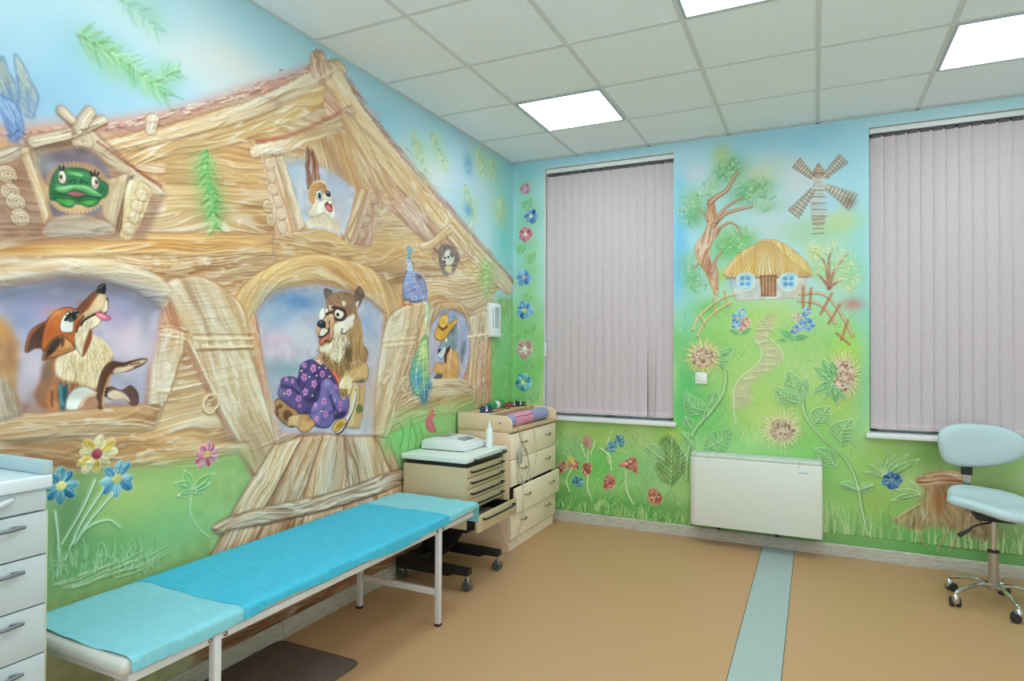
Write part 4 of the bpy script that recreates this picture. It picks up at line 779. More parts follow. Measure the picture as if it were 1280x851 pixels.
    for q, n, L, s_ in (([(514, 164), (524, 190), (536, 230)], 9, 16, 7), ([(540, 165), (548, 190), (560, 215)], 8, 14, 8), ([(596, 188), (602, 205), (604, 220)], 6, 12, 9), ([(612, 200), (616, 212), (616, 224)], 5, 10, 10), ([(580, 232), (588, 260), (588, 310)], 9, 13, 11), ([(626, 248), (624, 262), (622, 276)], 5, 10, 12)):
        c = q[1]; p.blob(c, 12, 20, rgb(176, 206, 150) if s_ < 11 else rgb(206, 206, 130), .55); sprig(q, n, L, s_, ((150, 186, 130), (222, 224, 170)), .75)
    p.line([(536, 230), (560, 238), (580, 240)], .006, rgb(190, 200, 160), alpha=.5); p.blob((585, 262), 5, 8, rgb(60, 130, 200), .6); p.blob((585, 205), 6, 14, rgb(90, 150, 186), .6); sprig([(584, 195), (586, 206), (586, 218)], 4, 8, 13, ((80, 140, 170), (150, 190, 200)), .7)
    p.curls((532, 228), 6, 2, None, lift=.003)
    p.frame(0, 20, 4.726)                                  # blue and ochre tail feathers, upper left
    for pts, c1, c2 in (([(10, 240), (50, 330), (95, 420), (100, 560), (70, 560), (20, 480), (-40, 420)], (166, 168, 140), (104, 136, 180)), ([(85, 230), (140, 290), (180, 380), (225, 470), (215, 530), (190, 600), (120, 560), (110, 420)], (178, 180, 156), (112, 146, 190)), ([(-40, 460), (20, 480), (90, 520), (130, 620), (125, 700), (90, 740), (50, 720), (20, 600)], (120, 152, 196), (88, 122, 180))):
        p.poly(pts, rgb(*c1), soft=.012, alpha=.8, lift=.004, edge=rgb(80, 110, 160), ew=.005, ea=.5)
        ys = max(q[1] for q in pts); xs_ = sum(q[0] for q in pts) / len(pts); p.blob((xs_ + 16, ys - 80), 50, 80, rgb(*c2), .7)
        p.hair(pts, (30, 80), 26, 90, [rgb(196, 204, 206), rgb(96, 120, 160)], wr=.005, seed=len(pts) + int(xs_), alpha=.28, lift=.002)
    p.frame()
    for c, rx, ry, col, a in [((486, 552), 10, 14, (136, 200, 116), .8), ((510, 530), 22, 16, (140, 204, 122), .7), ((545, 518), 24, 14, (150, 206, 128), .7), ((580, 512), 22, 14, (150, 206, 128), .7), ((250, 584), 46, 12, (152, 194, 112), .75), ((180, 590), 60, 10, (158, 184, 112), .65), ((110, 596), 50, 10, (140, 160, 104), .6), ((296, 580), 14, 16, (150, 190, 112), .5)]:
        p.blob(c, rx, ry, rgb(*col), a)
    # stems and flowers
    for q in ([(118, 600), (100, 640), (76, 680)], [(128, 612), (100, 655), (80, 700)], [(140, 618), (112, 650), (92, 678)], [(68, 640), (72, 680), (70, 720)], [(92, 680), (110, 658), (135, 650), (150, 660)]):
        p.line(q, .008, rgb(150, 186, 140), r1=.004, lift=.006, alpha=.85); p.line(q, .0032, rgb(214, 232, 206), r1=.002, lift=.003, alpha=.9)
    def fl(c, r, col, heart, n, seed, col2): p.flower(c, p.scale_at(c) * r, rgb(*col), rgb(*heart), n, seed, rgb(*col2), lift=.007)
    fl((76, 607), 24, (40, 120, 150), (226, 206, 120), 8, 2, (96, 160, 176)); fl((119, 567), 25, (226, 190, 92), (166, 66, 84), 9, 1, (234, 214, 160)); fl((146, 598), 24, (84, 150, 180), (216, 206, 130), 8, 3, (126, 178, 190)); fl((257, 568), 18, (206, 96, 122), (232, 196, 110), 9, 4, (222, 150, 160))
    p.frame()
    for a, b in (((240, 610), (218, 604)), ((240, 612), (230, 588)), ((242, 612), (268, 592)), ((243, 616), (262, 604)), ((240, 614), (222, 620))): p.leaf(a, b, .22, rgb(120, 184, 110), rgb(206, 228, 196), nv=0, alpha=.6, lift=.005, lw=.004)
    p.line([(240, 612), (238, 640), (248, 660), (262, 672)], .006, rgb(176, 210, 160), r1=.003, lift=.005)
    rs = np.random.default_rng(6)
    for k in range(90):
        x = rs.uniform(64, 200); y = rs.uniform(695, 728) - (x - 64) * .05; p.line([(x, y), (x + rs.uniform(-3, 3), y - rs.uniform(6, 14)), (x + rs.uniform(-7, 7), y - rs.uniform(14, 26))], .0034, rgb(176, 206, 160) if k % 3 else rgb(120, 170, 110), r1=.0014, alpha=.7, lift=.003)
    for k in range(14):
        x = rs.uniform(66, 160); y = 735 - (x - 66) * .22 + rs.uniform(-14, 8); p.line([(x, y), (x + 26, y - 8), (x + 54, y - 22)], .004, rgb(190, 208, 170), r1=.002, alpha=.55, lift=.003)
    for q in ([(508, 570), (512, 545), (514, 520)], [(516, 570), (520, 545), (512, 525)], [(520, 570), (528, 548), (524, 530)], [(500, 560), (504, 540), (498, 528)]): p.line(q, .009, rgb(84, 156, 84), r1=.003, alpha=.7, lift=.004)
    p.poly([(534, 538), (532, 524), (540, 516), (542, 528), (545, 540)], rgb(206, 116, 116), soft=.012, lift=.004); p.poly([(536, 522), (539, 510), (543, 520)], rgb(226, 130, 120), soft=.012)
    # far corner: relief shoots on the green
    for k, (x, y) in enumerate([(629, 418), (632, 470), (628, 500), (634, 395)]): p.frond([(x, y + 14), (x, y), (x + 1, y - 14)], 4, 7, rgb(206, 236, 200), rgb(126, 196, 130), wr=.006, seed=k, alpha=.7)
    return p
# ------------------------------------------------------------------ back wall: meadow, sunflowers, cottage and windmill
W1 = (0.292, 1.378); W2 = (2.703, 3.789); WZ = (0.865, 2.955)
def paint_back():
    U = np.unique(np.round(np.concatenate([np.arange(0, 3.62, .0042), np.arange(3.62, 4.75, .03), [4.75], W1, W2]), 5)); V = np.unique(np.round(np.concatenate([np.arange(0, 3.032, .0042), [3.032], WZ]), 5))
    for A in (W1, W2):                                        # drop columns crowding the opening edges
        for e in A: U = U[(np.abs(U - e) > .002) | (np.abs(U - e) < 1e-6)]
    for e in WZ: V = V[(np.abs(V - e) > .002) | (np.abs(V - e) < 1e-6)]
    p = Painter(U, V, lambda x, y: survey(x, y, 'back'))
    top = sst(1.45, 2.05, p.v + .25 * (vnoise(p.u * 2, p.v * 2, 4) - .5)); mid = sst(1.3, 1.75, p.v + .3 * (vnoise(p.u * 3, p.v * 3, 6) - .5))
    g = rgb(160, 212, 130)[None, None] + (vnoise(p.u * 3.2, p.v * 3.2, 8) - .5)[..., None] * rgb(84, 22, 50) + (vnoise(p.u * 8, p.v * 8, 18) - .5)[..., None] * rgb(30, 14, 34)
    p.C[:] = g * (1 - top[..., None]) + rgb(186, 224, 234) * top[..., None]
    for c, rx, ry, col, a in [((660, 215), 20, 16, (150, 210, 224), .9), ((750, 188), 80, 12, (156, 210, 234), .8), ((660, 260), 18, 40, (160, 214, 190), .8), ((652, 300), 10, 60, (150, 212, 206), .8), ((665, 330), 14, 40, (156, 210, 150), .7), ((660, 400), 16, 60, (150, 210, 136), .7), ((650, 470), 10, 50, (120, 200, 110), .8),
                              ((860, 260), 22, 50, (166, 216, 234), .8), ((850, 300), 10, 50, (110, 190, 230), .8), ((848, 345), 10, 40, (120, 198, 234), .8), ((862, 400), 14, 40, (150, 214, 216), .8), ((850, 235), 10, 22, (130, 200, 228), .7), ((872, 215), 18, 14, (224, 220, 232), .7), ((940, 180), 60, 20, (160, 212, 234), .8), ((1020, 175), 60, 22, (146, 206, 234), .8),
                              ((1060, 200), 30, 30, (166, 214, 232), .8), ((960, 215), 40, 24, (206, 216, 196), .7), ((950, 225), 16, 14, (226, 214, 156), .6), ((990, 250), 40, 40, (196, 224, 224), .8), ((960, 280), 34, 26, (206, 220, 224), .8), ((1000, 225), 20, 20, (222, 222, 226), .7), ((1072, 300), 18, 80, (160, 214, 220), .9), ((1080, 420), 12, 90, (150, 212, 206), .8), ((1078, 500), 12, 50, (120, 206, 170), .7),
                              ((1030, 290), 36, 18, (170, 212, 160), .8), ((1050, 275), 26, 16, (200, 216, 150), .7), ((1000, 290), 26, 16, (176, 212, 176), .7), ((905, 300), 24, 30, (160, 206, 150), .7),
                              ((900, 420), 40, 40, (140, 210, 110), .8), ((960, 400), 60, 30, (196, 220, 120), .8), ((930, 460), 50, 50, (178, 216, 126), .8), ((960, 500), 50, 40, (196, 220, 116), .8), ((990, 460), 60, 50, (184, 216, 136), .8), ((1060, 440), 20, 30, (176, 220, 90), .9), ((1050, 500), 30, 30, (180, 212, 110), .8), ((860, 480), 14, 60, (104, 196, 124), .9), ((870, 510), 26, 30, (110, 196, 110), .8), ((890, 445), 20, 30, (130, 200, 120), .5),
                              ((855, 500), 12, 40, (100, 200, 116), .8), ((1040, 550), 40, 30, (150, 206, 110), .8), ((1100, 580), 40, 30, (166, 206, 104), .8), ((1060, 610), 40, 30, (146, 200, 104), .8), ((1180, 570), 60, 26, (120, 160, 84), .8), ((1240, 640), 60, 60, (112, 136, 92), .7), ((1100, 630), 40, 30, (160, 190, 96), .7),
                              ((740, 545), 50, 16, (186, 206, 110), .8), ((800, 550), 40, 20, (176, 206, 130), .7), ((720, 560), 20, 20, (150, 190, 140), .7), ((750, 590), 40, 24, (110, 200, 92), .8), ((800, 600), 40, 26, (136, 200, 116), .7), ((840, 545), 16, 14, (186, 214, 96), .8), ((820, 590), 24, 20, (150, 206, 150), .6), ((700, 600), 14, 30, (150, 190, 110), .6), ((780, 630), 90, 14, (110, 180, 84), .7)]:
        p.blob(c, rx, ry, rgb(*col), a)
    z = sst(.34, .06, p.v); p.C = p.C * (1 - .55 * z[..., None]) + (rgb(74, 142, 72)) * .55 * z[..., None]
    WH, GV = rgb(216, 234, 200), rgb(116, 172, 100)
    def fl(c, r, col, heart, n, seed, col2, lift=.008, petal=.42): p.flower(c, p.scale_at(c) * r, rgb(*col), rgb(*heart), n, seed, rgb(*col2), lift=lift, petal=petal)
    # flower column in the corner
    for c, r, col, ht, c2, n in [((657, 235), 8, (206, 130, 160), (226, 196, 196), (214, 160, 180), 6), ((664, 270), 10, (66, 110, 176), (236, 236, 206), (110, 150, 200), 6), ((657, 293), 10, (196, 92, 112), (232, 196, 170), (206, 130, 146), 7), ((655, 347), 11, (80, 136, 196), (226, 206, 196), (130, 176, 214), 6), ((656, 388), 12, (70, 130, 186), (222, 216, 140), (120, 170, 206), 7), ((656, 436), 12, (206, 156, 150), (232, 226, 206), (222, 190, 176), 7), ((655, 478), 12, (76, 150, 170), (220, 222, 130), (120, 186, 190), 9)]:
        p.blob(c, r * 1.3, r * 1.3, rgb(140, 196, 140), .5); fl(c, r, col, ht, n, int(c[1]), c2)
    for k, (x, y) in enumerate([(660, 255), (652, 310), (664, 322), (660, 370), (664, 410), (652, 420), (662, 455), (668, 495), (650, 500)]):
        p.leaf((x - 4, y + 8), (x + 6, y - 9), .3, rgb(126, 186, 116), rgb(200, 226, 186), nv=3, alpha=.5, lift=.004); p.leaf((x - 2, y + 6), (x - 8, y - 6), .3, rgb(130, 190, 120), rgb(196, 224, 180), nv=2, alpha=.45, lift=.004)
    # tree left of the cottage
    for c, rx, ry, col, a in [((866, 252), 14, 18, (150, 196, 110), .7), ((868, 270), 14, 14, (106, 172, 110), .7), ((912, 212), 18, 16, (104, 172, 110), .8), ((902, 194), 12, 14, (196, 210, 130), .7), ((932, 242), 24, 16, (110, 180, 120), .75), ((955, 234), 14, 10, (130, 190, 130), .6), ((960, 258), 18, 8, (150, 200, 150), .6), ((912, 310), 26, 16, (106, 186, 96), .8), ((930, 298), 18, 10, (130, 196, 116), .7), ((862, 330), 14, 16, (130, 190, 130), .6), ((868, 350), 12, 14, (106, 180, 110), .8), ((900, 345), 14, 14, (170, 206, 96), .7), ((892, 232), 10, 12, (150, 196, 130), .6), ((888, 385), 20, 10, (110, 190, 90), .8)]:
        p.blob(c, rx, ry, rgb(*col), a)
    for k, (x, y, r) in enumerate([(866, 256, 11), (870, 268, 11), (858, 266, 10), (908, 208, 12), (915, 214, 12), (904, 218, 10), (928, 240, 12), (940, 236, 12), (952, 232, 10), (944, 250, 11), (958, 256, 10), (866, 330, 10), (872, 352, 11), (862, 356, 10), (902, 302, 11), (920, 308, 11), (926, 292, 10), (886, 236, 8), (880, 246, 8)]):
        p.hair([(x - r, y - r), (x + r, y - r), (x + r, y + r), (x - r, y + r)], (1, -1), 22, 9, [rgb(220, 234, 204), rgb(96, 166, 106), rgb(176, 212, 150)], wr=.0038, seed=100 + k, alpha=.8, jit=1.2, lift=.004)
    TB = (rgb(156, 96, 66), rgb(196, 140, 104), rgb(226, 192, 160))
    p.wood([(893, 368), (884, 345), (872, 325), (869, 308), (880, 292), (884, 275), (884, 252), (892, 250), (896, 285), (884, 306), (884, 325), (893, 345), (898, 366)], (878, 300), (890, 365), TB, lift=.012, bev=.03, edge=rgb(150, 96, 70), ea=.4, seed=3, rough=.006, streaks=1.4)
    p.wood([(880, 292), (890, 282), (902, 286), (890, 305), (888, 325), (898, 345), (890, 350), (876, 330), (870, 306)], (896, 286), (884, 345), TB, lift=.008, bev=.03, seed=4, rough=.006, streaks=1.5)
    for q, r in (([(888, 254), (896, 246), (908, 238), (916, 224), (922, 216)], .022), ([(892, 282), (905, 268), (922, 262), (940, 258)], .020), ([(894, 278), (904, 262), (918, 252), (928, 246)], .014), ([(898, 286), (912, 278), (922, 284), (926, 294)], .010), ([(885, 276), (880, 266), (874, 262)], .010), ([(890, 340), (894, 325), (902, 314)], .014), ([(896, 360), (896, 340), (893, 326)], .012), ([(872, 330), (866, 336)], .008)):
        p.line(q, r, rgb(190, 136, 106), r1=r * .4, lift=.008, alpha=.9); p.line(q, r * .25, rgb(232, 208, 184), r1=r * .12, lift=.003, alpha=.8); p.line([(x + 1.5, y + 1.5) for x, y in q], r * .3, rgb(166, 110, 86), r1=.002, alpha=.5)
    # windmill
    MBn = (rgb(126, 96, 76), rgb(180, 152, 126), rgb(216, 198, 176))
    p.wood([(1013, 250), (1018, 226), (1027, 226), (1034, 250), (1030, 280), (1016, 280)], (1014, 255), (1034, 255), MBn, lift=.006, bev=.02, alpha=.55, seed=5)
    p.wood([(1012, 222), (1023, 204), (1036, 222)], (1012, 215), (1034, 215), MBn, lift=.008, bev=.02, curved=False, edge=rgb(120, 90, 70), seed=6)
    for y in (238, 246, 254, 262, 270): p.line([(1015, y), (1033, y)], .004, rgb(140, 110, 90), alpha=.7, lift=.003)
    p.blob((1036, 255), 12, 10, rgb(176, 210, 234), .7)
    hub = (1023, 228)
    for a, b, wd in (((1020, 225), (994, 204), 9), ((1026, 224), (1053, 197), 9), ((1020, 232), (993, 268), 10), ((1027, 230), (1066, 250), 13)):
        dx, dy = b[0] - a[0], b[1] - a[1]; L = math.hypot(dx, dy); nx, ny = -dy / L, dx / L
        q = [(a[0] + dx * .15 + nx * 3, a[1] + dy * .15 + ny * 3), (b[0] + nx * wd, b[1] + ny * wd), (b[0] - nx * wd * .7, b[1] - ny * wd * .7), (a[0] + dx * .15 - nx * 3, a[1] + dy * .15 - ny * 3)]
        p.poly(q, rgb(172, 146, 122), curved=False, lift=.006, alpha=.5, edge=rgb(130, 104, 86), ew=.005, ea=.4, tone=.1)
        p.line([hub, b], .006, rgb(226, 210, 186), lift=.006)
        for t in np.linspace(.25, 1, 8):
            m = 3 + (wd - 3) * t; c = (a[0] + dx * t, a[1] + dy * t); p.line([(c[0] + nx * m, c[1] + ny * m), (c[0] - nx * m * .7, c[1] - ny * m * .7)], .004, rgb(224, 214, 196), lift=.005, alpha=.7); p.line([(c[0] + nx * m + 1, c[1] + ny * m + 1), (c[0] - nx * m * .7 + 1, c[1] - ny * m * .7 + 1)], .003, rgb(104, 78, 62), alpha=.6)
    p.blob((1062, 252), 8, 8, rgb(120, 84, 70), .55)
    for y in (274, 280, 286, 292): p.line([(1016, y), (1030, y - 1)], .005, rgb(160, 120, 90), alpha=.6, lift=.003)
    for q in ([(964, 178), (968, 170), (976, 168)], [(966, 184), (972, 178)], [(1020, 176), (1030, 170), (1038, 178)], [(1044, 172), (1052, 166)]): p.line(q, .004, rgb(196, 206, 206), alpha=.7, lift=.003)
    # cottage
    p.poly([(912, 344), (1008, 342), (1006, 372), (924, 376), (918, 374)], rgb(214, 214, 206), curved=False, edge=rgb(180, 160, 130), ew=.006); p.blob((920, 352), 10, 8, rgb(150, 186, 214), .7); p.blob((998, 360), 12, 8, rgb(222, 196, 160), .6)
    p.wood([(904, 344), (912, 330), (926, 315), (944, 305), (960, 299), (978, 304), (996, 316), (1010, 330), (1018, 344), (1004, 344), (960, 346), (930, 346)], (960, 298), (962, 346), (rgb(190, 132, 64), rgb(226, 178, 92), rgb(238, 208, 140)), lift=.010, bev=.03, edge=rgb(190, 126, 70), ea=.5, seed=8, freq=1.1, rag=.012)
    for k in range(44):
        t = k / 43; p.line([(958 + (t - .5) * 16, 302), (958 + (t - .5) * 60, 322), (960 + (t - .5) * 112, 345)], .0042, rgb(242, 214, 150) if k % 2 else rgb(190, 130, 66), r1=.003, alpha=.5, lift=.004)
    p.line([(908, 348), (960, 347), (1012, 346)], .007, rgb(150, 110, 90), alpha=.6)
    p.poly([(950, 345), (970, 344), (970, 370), (952, 370)], rgb(170, 120, 88), curved=False, edge=rgb(120, 80, 60), ew=.005)
    for x in (954, 958, 962, 966): p.line([(x, 346), (x, 369)], .004, rgb(214, 176, 140) if x % 8 else rgb(120, 76, 56), alpha=.7, lift=.003)
    for x in (932, 986):
        p.poly([(x - 10, 344), (x + 9, 343), (x + 8, 360), (x - 8, 361)], rgb(186, 222, 232), edge=rgb(236, 240, 236), ew=.007, ea=.8, lift=.003)
        for dx in (-4, 3):
            for dy in (348, 355): p.disc((x + dx, dy), 3, 2.6, rgb(110, 168, 206), soft=.004)
    # fences, small tree, cottage flowers
    for q in ([(866, 412), (872, 398), (886, 384), (904, 372), (918, 368)], [(872, 420), (880, 404), (896, 388), (914, 378)], [(1000, 368), (1022, 366), (1036, 372), (1050, 390), (1066, 420)], [(998, 376), (1018, 378), (1032, 386), (1044, 404)]):
        p.line(q, .010, rgb(206, 178, 120) if q[0][0] < 950 else rgb(196, 136, 104), lift=.008, alpha=.85); p.line(q, .003, rgb(240, 226, 190), lift=.003)
    for q in ([(892, 372), (896, 394)], [(906, 364), (910, 382)], [(874, 394), (882, 406)], [(1004, 358), (1004, 384)], [(1014, 360), (1012, 386)], [(1040, 366), (1026, 392)], [(1050, 380), (1036, 404)], [(1060, 400), (1052, 424)], [(1046, 416), (1062, 430)]): p.line(q, .009, rgb(190, 130, 96) if q[0][0] > 950 else rgb(206, 184, 124), lift=.008, alpha=.85)
    for c, rx, ry, col in (((1020, 316), 14, 12, (206, 216, 130)), ((1052, 330), 20, 26, (170, 214, 160)), ((1040, 350), 16, 14, (196, 210, 150)), ((1066, 345), 14, 20, (150, 210, 150)), ((1024, 338), 10, 12, (150, 206, 140)), ((1066, 380), 14, 8, (196, 140, 130))): p.blob(c, rx, ry, rgb(*col), .8)
    for q in ([(1036, 360), (1034, 340), (1030, 326), (1020, 316)], [(1037, 360), (1042, 340), (1052, 326), (1060, 316)], [(1036, 345), (1036, 325), (1040, 312)], [(1036, 358), (1028, 348), (1022, 342)], [(1038, 358), (1050, 350)]): p.line(q, .012, rgb(176, 124, 100), r1=.004, lift=.008, alpha=.9)
    for k, (x, y) in enumerate([(1016, 308), (1022, 318), (1052, 318), (1062, 330), (1056, 345), (1068, 350), (1026, 336), (1046, 332), (1038, 310), (1060, 360)]):
        p.blob((x, y), 7, 7, rgb(210, 224, 180), .5); p.hair([(x - 7, y - 7), (x + 7, y - 7), (x + 7, y + 7), (x - 7, y + 7)], (1, -1), 16, 7, [rgb(236, 240, 216), rgb(150, 200, 140), rgb(226, 214, 150)], wr=.0040, seed=200 + k, alpha=.8, jit=1.4, lift=.004)
    for c, r, col in (((922, 398), 8, (86, 140, 190)), ((928, 390), 6, (110, 170, 200)), ((932, 402), 7, (206, 130, 130)), ((930, 410), 6, (206, 120, 120)), ((920, 406), 6, (96, 150, 200)), ((1004, 398), 7, (80, 140, 196)), ((1010, 406), 8, (84, 136, 190)), ((1000, 408), 6, (100, 150, 200)), ((994, 412), 6, (90, 140, 190)), ((1008, 390), 6, (110, 160, 200)), ((996, 396), 6, (190, 160, 150))): fl(c, r, col, (226, 216, 150), 5, int(c[0] * 3 + c[1]), tuple(min(255, v + 30) for v in col), lift=.005)
    for a, b in (((926, 418), (912, 412)), ((926, 418), (940, 410)), ((990, 424), (974, 410)), ((988, 426), (1000, 418)), ((992, 424), (1012, 420)), ((984, 426), (972, 424))): p.leaf(a, b, .2, rgb(104, 176, 110), rgb(196, 226, 190), nv=0, lift=.005)
    # winding path
    p.poly([(955, 398), (970, 392), (966, 412), (958, 424), (974, 436), (978, 448), (966, 460), (946, 472), (938, 486), (940, 505), (916, 512), (917, 490), (926, 474), (944, 458), (954, 446), (950, 432), (944, 420)], rgb(210, 196, 160), soft=.03, alpha=.75)
    rs = np.random.default_rng(9)
    for x, y in ((958, 402), (956, 410), (950, 420), (956, 428), (964, 438), (968, 446), (962, 456), (950, 464), (938, 474), (930, 484), (930, 496)):
        for k in range(3): p.line([(x - 9 + rs.uniform(-3, 3), y + rs.uniform(-3, 3)), (x + 8 + rs.uniform(-3, 3), y + rs.uniform(-3, 3))], .006, rgb(226, 208, 186) if k else rgb(210, 172, 152), r1=.003, soft=.006, alpha=.35, lift=.003)
    p.line([(944, 424), (952, 440), (946, 456), (928, 470), (918, 484), (917, 510), (920, 530)], .005, rgb(226, 230, 200), alpha=.7, lift=.004); p.line([(958, 420), (976, 436), (978, 450)], .005, rgb(226, 226, 196), alpha=.7, lift=.004)
    # sunflowers
    def sunflower(c, rx, ry, heart, petal, n, seed, half=None):
        rs = np.random.default_rng(seed)
        p.blob(c, rx * 1.5, ry * 1.5, rgb(*petal), .55)
        for k in range(n):
            a = 2 * math.pi * k / n + rs.uniform(-.06, .06)
            if half and not (half[0] < math.degrees(a) % 360 < half[1]): continue
            r = rs.uniform(1.5, 1.85); f = [(c[0] + rx * t * math.cos(a), c[1] + ry * t * math.sin(a)) for t in (.85, 1.25, r)]
            p.line(f, .013, rgb(*petal) + rs.uniform(-.06, .06), r1=.003, lift=.006, alpha=.6); p.line(f, .004, rgb(238, 230, 204), r1=.002, lift=.002, alpha=.7)
        p.disc(c, rx, ry, rgb(*heart), lift=.010, bev=.03, soft=.012)
        for k in range(int(rx * ry * .9)):
            r = math.sqrt(rs.random()); a = rs.uniform(0, 6.28); q = (c[0] + rx * r * math.cos(a), c[1] + ry * r * math.sin(a)); p.disc(q, 1.5, 1.5, rgb(226, 208, 184) if k % 4 else rgb(150, 108, 90), soft=.004, alpha=.7, lift=.005)
    for q, r in (([(896, 440), (906, 462), (904, 490), (888, 515), (868, 538), (860, 566), (858, 600)], .014), ([(1004, 486), (1004, 510), (1012, 528), (1034, 552), (1056, 572), (1070, 600), (1078, 640), (1084, 668)], .014), ([(882, 512), (876, 530)], .008)):
        p.line(q, r, rgb(166, 208, 142), r1=r * .7, lift=.012, alpha=.6); p.line(q, r * .3, rgb(226, 240, 210), lift=.003, alpha=.6); p.line([(x + 2.6, y + 1) for x, y in q], r * .35, rgb(96, 150, 84), alpha=.5)
    sunflower((879, 446), 14, 13, (186, 140, 104), (222, 190, 110), 34, 1); sunflower((978, 537), 15, 13, (192, 150, 120), (226, 204, 150), 30, 2)
    sunflower((1054, 470), 13, 19, (196, 146, 120), (216, 186, 130), 30, 3, (-1, 361))
    for a, b in (((1040, 478), (1018, 458)), ((1040, 478), (1016, 492)), ((1042, 482), (1030, 498)), ((1042, 480), (1046, 506)), ((1042, 476), (1028, 448)), ((1044, 484), (1058, 500)), ((1042, 474), (1040, 450))): p.leaf(a, b, .2, rgb(126, 190, 120), WH, nv=1, lift=.008, lw=.004)
    for a, b in (((898, 446), (918, 434)), ((898, 450), (912, 452)), ((898, 454), (910, 462)), ((898, 442), (910, 440))): p.leaf(a, b, .22, rgb(130, 196, 120), WH, nv=1, lift=.006, lw=.004)
    # embossed leaves
    for a, b, wd, bend in [((884, 514), (856, 490), .34, .2), ((886, 508), (896, 488), .34, 0), ((864, 536), (856, 520), .36, 0), ((880, 560), (916, 536), .34, -.1), ((1000, 506), (986, 464), .32, 0), ((1000, 504), (968, 484), .30, .1), ((1002, 500), (1008, 470), .2, 0), ((1018, 530), (1036, 508), .42, 0), ((1050, 556), (1064, 524), .42, .1), ((1044, 584), (1018, 560), .32, -.1), ((1072, 612), (1050, 604), .34, 0), ((1074, 612), (1092, 606), .34, 0), ((870, 560), (852, 540), .3, 0)]:
        p.leaf(a, b, wd, rgb(140, 192, 126), WH, nv=6, alpha=.7, lift=.008, bend=bend, lw=.0045)
    # under the first window: mushrooms, burdock, cornflowers, grass
    p.poly([(826, 548), (840, 545), (854, 566), (853, 590), (838, 606), (822, 594), (820, 570)], rgb(116, 152, 84), soft=.02, alpha=.8)
    p.leaf((838, 608), (840, 544), .30, rgb(126, 164, 92), WH, nv=9, alpha=.7, lift=.010, lw=.005); p.leaf((830, 575), (806, 556), .38, rgb(150, 196, 130), WH, nv=6, alpha=.6, lift=.007, lw=.0045); p.leaf((850, 590), (852, 560), .25, rgb(120, 160, 90), WH, nv=4, alpha=.6, lift=.007, lw=.0045)
    for pts in ([(774, 582), (784, 574), (794, 572), (797, 582), (796, 592), (786, 586)], [(754, 608), (756, 598), (762, 592), (769, 600), (766, 610), (758, 612)], [(810, 622), (812, 610), (820, 612), (828, 622), (824, 630), (814, 630)], [(710, 582), (714, 572), (722, 578), (720, 586), (712, 586)], [(728, 582), (734, 578), (740, 582), (738, 592), (730, 594)], [(697, 582), (703, 576), (708, 580), (706, 588), (698, 592)]):
        p.poly(pts, rgb(196, 116, 100), soft=.010, lift=.010, bev=.03, tone=.14, edge=rgb(226, 186, 150), ew=.007, ea=.5)
        cx_ = sum(q[0] for q in pts) / len(pts); cy_ = sum(q[1] for q in pts) / len(pts)
        for k in range(10): p.disc((cx_ + rs.uniform(-7, 7), cy_ + rs.uniform(-6, 6)), 1.1, 1.1, rgb(240, 206, 190) if k % 2 else rgb(140, 60, 60), soft=.004, lift=.003)
    p.poly([(711, 576), (714, 569), (718, 576), (716, 580)], rgb(222, 196, 90), soft=.012)
    for q in ([(782, 590), (782, 606), (786, 620), (792, 630)], [(735, 594), (734, 610), (740, 625)], [(714, 586), (708, 600), (712, 615)], [(735, 548), (735, 562), (734, 578)], [(726, 556), (732, 572)], [(744, 552), (738, 568)], [(762, 546), (758, 560), (762, 580)], [(750, 560), (762, 570), (764, 588)], [(690, 572), (698, 548)]):
        p.line(q, .009, rgb(190, 216, 140), r1=.005, lift=.008, alpha=.85); p.line(q, .003, rgb(232, 242, 206), lift=.003)
    for c in ((764, 559), (774, 551), (722, 602)): fl(c, 8, (50, 128, 150), (70, 110, 150), 9, int(c[0]), (90, 160, 170), petal=.28)
    p.poly([(729, 552), (734, 544), (740, 552), (736, 562)], rgb(206, 150, 140), soft=.014, lift=.006)
    for c in ((752, 632), (700, 605)): 
        for k in range(4): p.line([(c[0] - 8, c[1] + k * 2), (c[0], c[1] - 8 + k * 2), (c[0] + 9, c[1] - 2 + k * 2)], .005, rgb(206, 226, 150), alpha=.6, lift=.004)
    for k in range(330):
        x = rs.uniform(690, 862); b = 640 + (x - 696) * .11; y = b + rs.uniform(-10, 4); h = rs.uniform(5, 15)
        p.line([(x, y), (x + rs.uniform(-2, 2), y - h * .6), (x + rs.uniform(-5, 5), y - h)], .0036, [rgb(206, 228, 150), rgb(90, 160, 80), rgb(170, 206, 126)][k % 3], r1=.0015, alpha=.7, lift=.004)
    # loose scratches of plaster all over the meadow
    for k in range(420):
        x, y = rs.uniform(846, 1088), rs.uniform(390, 575); a = rs.uniform(-2.4, -.7); L_ = rs.uniform(4, 13)
        p.line([(x, y), (x + L_ * .5 * math.cos(a) + rs.uniform(-2, 2), y + L_ * .5 * math.sin(a)), (x + L_ * math.cos(a), y + L_ * math.sin(a))], .0034, [rgb(226, 238, 206), rgb(196, 222, 140), rgb(110, 180, 110)][k % 3], r1=.0014, alpha=.4, lift=.0035)
    for k in range(260):
        x, y = rs.uniform(694, 856), rs.uniform(540, 640); a = rs.uniform(-2.5, -.6); L_ = rs.uniform(5, 16)
        p.line([(x, y), (x + L_ * .5 * math.cos(a) + rs.uniform(-3, 3), y + L_ * .5 * math.sin(a)), (x + L_ * math.cos(a), y + L_ * math.sin(a))], .0036, [rgb(226, 238, 196), rgb(200, 220, 120), rgb(100, 170, 96)][k % 3], r1=.0014, alpha=.42, lift=.0035)
